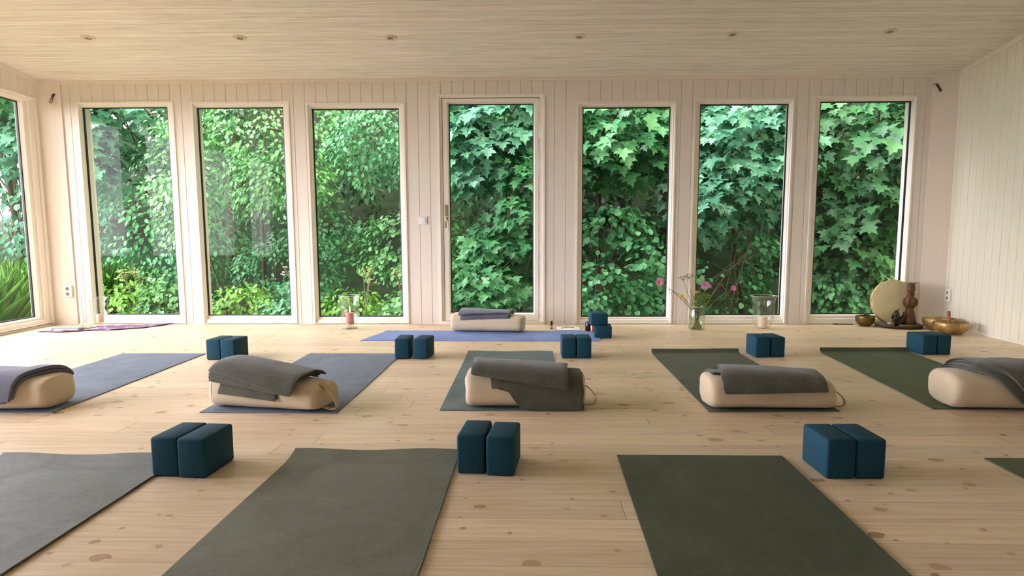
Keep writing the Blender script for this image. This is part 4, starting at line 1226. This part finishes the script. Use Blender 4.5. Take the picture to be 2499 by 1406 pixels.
def trunk_mesh(b, base, top, r0, r1, branches, g):
    n = 9; P_ = []
    for i in range(n):
        t = i/(n-1); q = base.lerp(top, t); q += V(.10*sin(t*5+base.x), .08*cos(t*4+base.x), 0)*(t*(1-t)*2); P_.append(q)
    b.tube(P_, [r0+(r1-r0)*i/(n-1) for i in range(n)], 8)
    for tgt in branches:
        k_ = 1+g.randrange(n-3); s_ = P_[k_]; e_ = Vector(tgt)
        mid_ = (s_+e_)/2+V(0, 0, .12*(e_-s_).length); r_ = max(.006, r1*.5)
        pts_ = [s_*(1-t)**2+mid_*2*t*(1-t)+e_*t*t for t in [j/6 for j in range(7)]]
        b.tube(pts_, [r_*(1-.6*j/6) for j in range(7)], 5)
def tree(name, crowns, nsp, nl, size, srad, half, mat, base, label, cat='tree', trunk=.05, bark=None, nbr=8, group=None, seed=0, fold=.18, droop=.2, stems=1, **kw):
    base = V(*base); e = empty(name, base, label=label, cat=cat, group=group)
    P_, D_, N_, S_, T_ = foliage(crowns, nsp, nl, size, srad, seed=seed, **kw)
    leaves('foliage', P_, D_, N_, S_, half, mat, e, base, fold, droop, T_)
    g = random.Random(seed)
    b = MB(base)
    for s_ in range(stems):
        c = crowns[s_ % len(crowns)]
        bs = base+V((s_-(stems-1)/2)*.22, .1*(s_ % 2)); tp = V(c[0]+g.uniform(-.3, .3)*c[3], c[1]+.1, c[2]+c[5]*.5)
        idx = [g.randrange(len(P_)) for _ in range(nbr)]
        trunk_mesh(b, bs, tp, trunk, trunk*.35, [P_[i] for i in idx], g)
    b.build('stem', bark or m_bark, e, smooth=True)
    return e

# ground: lawn and bank rising behind the house
b = MB(); rows = []
XS = np.concatenate([np.linspace(-45, -12, 8), np.linspace(-11, 11, 40), np.linspace(12, 30, 6)])
YS = np.concatenate([np.linspace(-40, 0, 9), np.linspace(.5, 16, 32)])
for y in YS:
    row = []
    for x in XS:
        z = GZ; yy = y-4.2
        if yy > 0: z += min(.42*yy+.05*yy*yy, 6.5)*(1 if x > -9 else max(0, (x+16)/7))
        z += .05*noise.noise(V(x*.7, y*.7)) + (.15*noise.noise(V(x*.5, y*.5, 3)) if y > 3 else 0)
        row.append((x, y, z))
    rows.append(row)
b.grid(rows)
k = M('soil and leaf litter with moss', rough=.95, spec=.1); v = k.coords(); f = k.noise(v, 3, 6, .7); g_ = k.noise(v, .8, 3)
c_ = k.ramp(f, [(.35, rgb(30, 30, 22)), (.5, rgb(38, 44, 28)), (.65, rgb(34, 58, 32))]); k.color(k.mix(k.ramp(g_, [(.4, (0, 0, 0, 1)), (.6, (1, 1, 1, 1))]), c_, rgb(36, 62, 34))); k.bump(f, .8, .05)
struct(b.build('ground', k, smooth=True))
b = MB()
for i in range(5): b.box(-5.36-.145*(i+1)+.004, -5.36-.145*i, -9, -.1, -.06, -.02, .004)
k = M('yellow larch deck boards', rough=.6); f = k.noise(k.coords((20, 1, 1)), 4, 4); k.color(k.ramp(f, [(.3, rgb(188, 148, 84)), (.7, rgb(222, 188, 120))]))
o = b.build('wooden_deck', k); tag(o, 'narrow yellow wooden deck outside the left wall window', 'deck')

# maples close behind the centre and right windows
G1 = 'maples behind the house'
tree('maple_tree', [(-.35, 3.1, 2.75, 1.25, 1.2, 1.0), (-.9, 2.7, 2.2, .5, .7, .6)], 210, 13, .165, .32, MAPLE, m_mapleb, (-.2, 3.6, GZ), 'blue green maple whose big leaves fill the top of the glazed door', seed=1, trunk=.05, group=G1)
tree('maple_tree', [(.05, 2.3, 1.55, .42, .5, .55), (-.25, 2.7, .75, .75, .6, .35), (-.6, 2.3, .15, .5, .5, .45)], 90, 12, .145, .25, MAPLE, m_maple, (.3, 3.0, GZ), 'lower yellow green maple branches seen in the middle and bottom of the glazed door', seed=2, trunk=.03, bark=m_twig, group=G1)
tree('maple_tree', [(1.25, 3.0, 2.55, 1.15, 1.1, .85)], 180, 13, .165, .31, MAPLE, m_maple, (1.0, 3.8, GZ), 'maple with drooping star shaped leaves in the top of the window right of the door', seed=3, trunk=.045, group=G1)
tree('maple_tree', [(2.95, 2.9, 2.2, 1.15, 1.1, 1.05), (2.4, 2.5, 1.5, .5, .6, .5)], 230, 13, .155, .28, MAPLE, m_mapleb, (3.3, 3.6, GZ), 'dense blue green maple filling the upper half of the window behind the flower jar', seed=4, trunk=.05, group=G1)
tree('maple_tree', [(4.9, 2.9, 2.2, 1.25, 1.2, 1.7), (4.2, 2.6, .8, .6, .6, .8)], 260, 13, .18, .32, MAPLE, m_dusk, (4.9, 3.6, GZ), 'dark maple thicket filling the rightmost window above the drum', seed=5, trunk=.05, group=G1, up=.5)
# round leaved shrubs lower right
G2 = 'round leaved shrubs behind the house'
tree('leafy_shrub', [(1.05, 2.5, 1.05, .65, .55, .28), (.95, 2.2, .15, .85, .5, .42), (1.6, 2.3, .65, .4, .4, .3)], 110, 12, .095, .20, ROUND, m_round, (1.1, 2.9, GZ), 'round leaved shrub with pale stems low in the window right of the door', cat='shrub', seed=6, trunk=.016, bark=m_twig, stems=3, group=G2, nbr=5)
tree('leafy_shrub', [(2.5, 2.5, .20, .8, .5, .45), (3.0, 2.5, .65, .45, .4, .35)], 80, 12, .085, .18, ROUND, m_round, (2.5, 2.8, GZ), 'round leaved shrub low behind the flower jar and the flared glass vase', cat='shrub', seed=7, trunk=.014, bark=m_twig, stems=4, group=G2, nbr=5, dens=-.1)
tree('leafy_shrub', [(4.4, 2.4, .1, .8, .5, .4)], 45, 12, .11, .2, OVATE, m_maple, (4.4, 2.8, GZ), 'low leafy shrub at the foot of the rightmost window', cat='shrub', seed=8, trunk=.012, stems=2, group=G2, nbr=4)
# small leaved shrubs and trees on the left
G3 = 'small leaved bushes behind the left windows'
tree('leafy_bush', [(-1.9, 3.6, 2.75, 1.35, 1.1, .9), (-2.5, 3.1, 2.3, .6, .6, .6), (-1.4, 3.0, 2.2, .6, .6, .45)], 250, 14, .088, .24, OVATE, m_round, (-1.9, 4.1, GZ), 'small leaved bush overhanging the top of the window left of the door', cat='bush', seed=9, group=G3, trunk=.03, flat=1.8)
tree('leafy_bush', [(-1.75, 3.3, .75, 1.0, .7, .55), (-1.3, 2.9, .3, .6, .5, .4)], 130, 14, .082, .20, ROUND, m_beech, (-1.7, 3.7, GZ), 'bushy green undergrowth in the lower half of the window left of the door', cat='bush', seed=10, group=G3, trunk=.02, flat=1.8, stems=3, dens=-.15)
tree('leafy_bush', [(-3.9, 3.4, 2.5, 1.25, 1.1, 1.15), (-3.6, 2.8, 1.7, .7, .6, .5)], 290, 15, .085, .24, OVATE, m_beech, (-3.7, 4.0, GZ), 'bright small leaved bush filling the upper part of the second window from the left', cat='bush', seed=12, group=G3, trunk=.03, flat=1.8)
tree('leafy_bush', [(-3.3, 3.5, .95, .75, .6, .35), (-3.9, 3.6, .4, 1.1, .6, .5)], 110, 13, .078, .2, OVATE, m_round, (-3.6, 3.9, GZ), 'low small leaved bush in the middle of the second window from the left', cat='bush', seed=13, group=G3, trunk=.02, flat=1.8, dens=-.1)
tree('leafy_bush', [(-5.0, 2.7, 1.75, .55, .6, 1.0)], 85, 13, .085, .22, OVATE, m_beech, (-4.7, 3.2, GZ), 'slender bright bush at the right side of the leftmost back window', cat='bush', seed=14, group=G3, trunk=.02, flat=1.8)
tree('maple_tree', [(-6.3, 4.0, 3.2, 1.5, 1.2, 1.0), (-7.2, 3.6, 2.5, .8, .8, .9)], 190, 12, .17, .30, MAPLE, m_mapleb, (-6.2, 5.0, GZ), 'maple branches hanging in the top of the leftmost back window', seed=15, group=G1, trunk=.12)
tree('leafy_bush', [(-6.2, 4.2, 1.1, 1.5, 1.0, 1.3)], 210, 14, .10, .25, OVATE, m_round, (-6.2, 4.9, GZ), 'blue green bush in the middle of the leftmost back window', cat='bush', seed=16, group=G3, trunk=.03, flat=1.8)
tree('leafy_bush', [(-8.7, 4.2, 1.5, 1.4, 1.1, 1.9)], 240, 13, .12, .28, OVATE, m_mapleb, (-8.6, 4.9, GZ), 'dense bush standing beyond the grass outside the left wall window', cat='bush', seed=17, group=G3, trunk=.04, flat=1.8)
tree('maple_tree', [(-8.3, 3.4, 3.4, 1.3, 1.1, 1.0)], 170, 13, .16, .31, MAPLE, m_maple, (-8.4, 4.1, GZ), 'maple with large leaves in the top of the left wall window', seed=18, group=G1, trunk=.06)
# trees further back
G4 = 'tall trees on the bank'
for i, (x, y, r_, mt_, lb_) in enumerate([(-13.4, 6.2, 2.6, m_deep, 'far left beyond the grass'), (-10.5, 7.5, 2.4, m_deep, 'beyond the left corner of the room'), (-7.2, 7.8, 2.2, m_deep, 'behind the leftmost back window'), (-4.6, 7.2, 2.2, m_deep, 'behind the second window from the left'),
                                   (-2.0, 7.2, 2.1, m_deep, 'behind the window left of the door'), (.4, 6.8, 2.0, m_deep, 'behind the glazed door'), (2.6, 6.8, 2.0, m_deep, 'behind the flower jar window'), (5.0, 6.6, 2.1, m_deep, 'behind the rightmost window'), (7.6, 6.6, 2.2, m_deep, 'beyond the right corner of the room')]):
    tree('forest_tree', [(x, y-1.0, 3.0, r_*.85, 1.4, 2.6), (x+.3, y, 5.4, r_, 1.8, 1.8)], 230, 13, .19 if x > -1 else .15, .42, MAPLE if x > -1 else OVATE, mt_, (x, y-.4, GZ+.9), 'tall dark forest tree on the bank %s' % lb_, seed=30+i, group=G4, trunk=.13, nbr=12, zmin=0.)
# slender trunks seen in the gaps
for i, (x, y, lx, rr_, lb_) in enumerate([(-5.65, 5.2, .1, .07, 'dark slender tree trunk in the leftmost back window'), (-4.25, 3.4, .05, .035, 'thin dark trunk at the left side of the second window from the left'), (3.45, 3.3, -.15, .028, 'thin pale trunk at the right side of the window behind the flared vase'),
                                     (2.95, 3.2, .35, .014, 'very thin pale sapling leaning right behind the flared vase'), (1.2, 2.9, -.25, .018, 'pale forked sapling in the window right of the door'), (3.75, 3.0, .12, .018, 'thin grey sapling at the left side of the rightmost window')]):
    e = empty('sapling_trunk', (x, y, GZ), label=lb_, cat='tree trunk', group='bare stems in the thicket')
    b = MB(); P_ = [V(lx*t*3+.03*sin(t*7+i), .1*t, t*(3.4 if i != 4 else 1.6)) for t in [j/12 for j in range(13)]]
    b.tube(P_, [rr_*(1-.5*j/12) for j in range(13)], 8)
    g = random.Random(i)
    for j in range(4):
        q = P_[3+2*j]; s_ = (-1)**j
        b.tube([q, q+V(s_*.18, -.05, .16), q+V(s_*.40, -.08, .26+.1*g.random())], [rr_*.4, rr_*.3, rr_*.15], 6)
    b.build('stem', m_bark if i < 2 else m_twig, e, smooth=True)
# undergrowth in front of the left windows
G5 = 'leafy undergrowth below the left windows'
for i, (x, y, w, h, mt_, lb_, hf) in enumerate([(-5.75, 2.0, .7, .40, m_lime, 'bright nettle clump at the foot of the leftmost back window, left part', OVATE), (-5.0, 2.1, .55, .46, m_beech, 'bright leafy clump at the foot of the leftmost back window, right part', OVATE),
                                           (-3.95, 2.0, .55, .34, m_lime, 'lime green clump low at the left of the second window from the left', OVATE), (-3.2, 2.1, .55, .38, m_round, 'mid green clump low at the right of the second window from the left', ROUND),
                                           (-2.45, 2.0, .5, .30, m_lime, 'lime green clump low behind the vase with the lit candle', OVATE), (-1.65, 1.9, .5, .32, m_beech, 'bright round leaved clump low at the right of the window left of the door', ROUND)]):
    tree('undergrowth_clump', [(x, y, GZ+h*.75, w, .55, h)], 60, 13, .085, .16, hf, mt_, (x, y, GZ), lb_, cat='undergrowth', seed=60+i, group=G5, trunk=.006, nbr=8, stems=3, ymin=.9, zmin=GZ, front=.9, inner=.3)
# seed-head stalks and white flowers
def stalks(x, y, n_, h, label, col, seed, kind):
    e = empty('wild_flower_plant', (x, y, GZ), label=label, cat='wild flower')
    g = random.Random(seed); bs, bh = MB(), MB()
    for i in range(n_):
        a_ = g.random()*6.28; tx = .28*cos(a_)*g.random(); ty = .15*sin(a_); hh = h*(.75+.3*g.random())
        P_ = [V(tx*t*t, ty*t, hh*t) for t in [j/8 for j in range(9)]]
        bs.tube(P_, .005, 5)
        for j in range(14 if kind == 'head' else 6):
            o_ = P_[-1]+V(g.gauss(0, .035), g.gauss(0, .03), g.gauss(-.02, .035)); bh.ico(o_, .014+.008*g.random(), (1, 1, .55), 1); bs.tube([P_[-2], o_], .0025, 4)
    bs.build('stem', m_twig, e, smooth=True); bh.build('blossom', col, e, smooth=True)
m_whitef = M('white wild petals', rgb(240, 238, 240), .6); m_seed = M('pale green seed heads', rgb(170, 190, 110), .7)
stalks(-3.05, 1.7, 5, .82, 'white wild flowers in the lower right of the second window from the left', m_whitef, 3, 'flower')
stalks(-1.62, 1.6, 7, .82, 'pale green seed heads in the lower right of the window left of the door', m_seed, 5, 'head')
stalks(-2.2, 1.7, 3, .86, 'tall pale weed spike left of the vase with the lit candle', m_seed, 8, 'head')
stalks(-5.4, 2.0, 4, .80, 'yellow green weed plumes in the middle of the leftmost back window', m_seed, 12, 'head')
# tall grass outside the left wall
g = np.random.default_rng(5)
N = 22000
x = -6.3-4.2*g.random(N)**1.; y = -2+5.6*g.random(N)
P_ = np.stack([x, y, np.full(N, GZ)], 1)
D_ = np.stack([g.normal(size=N)*.28, g.normal(size=N)*.28, np.ones(N)], 1)
N_ = np.stack([g.normal(size=N), g.normal(size=N)-1., g.normal(size=N)*.1+.2], 1)
o = leaves('tall_grass', P_, D_, N_, .45+.5*g.random(N), [(0, 0), (.006, .3), (.0045, .7), (0, 1)], m_grass, fold=.1, droop=.35)
tag(o, 'tall bright grass growing outside the left wall window', 'grass', kind='stuff')

# ------------------------------------------------------------------ sky and light
w = bpy.data.worlds.new('overcast sky'); scene.world = w; w.use_nodes = True
n = w.node_tree.nodes; l = w.node_tree.links; bg = n['Background']
tc_ = n.new('ShaderNodeTexCoord'); sp = n.new('ShaderNodeSeparateXYZ'); l.new(tc_.outputs['Generated'], sp.inputs[0])
mr = n.new('ShaderNodeMapRange'); mr.inputs[1].default_value = -.9; mr.inputs[2].default_value = .6; l.new(sp.outputs[0], mr.inputs[0])
rp = n.new('ShaderNodeValToRGB'); l.new(mr.outputs[0], rp.inputs[0])
e_ = rp.color_ramp.elements
e_[0].position = 0; e_[0].color = (3.7, 3.55, 4.1, 1)
e_[1].position = 1; e_[1].color = (.75, .70, .46, 1)
x_ = e_.new(.42); x_.color = (1.15, 1.1, 1.05, 1)
l.new(rp.outputs[0], bg.inputs['Color']); bg.inputs['Strength'].default_value = SKY
vs = scene.view_settings
vs.view_transform = 'Standard'; vs.look = 'None'; vs.exposure = EXPO; vs.gamma = 1; vs.use_curve_mapping = False
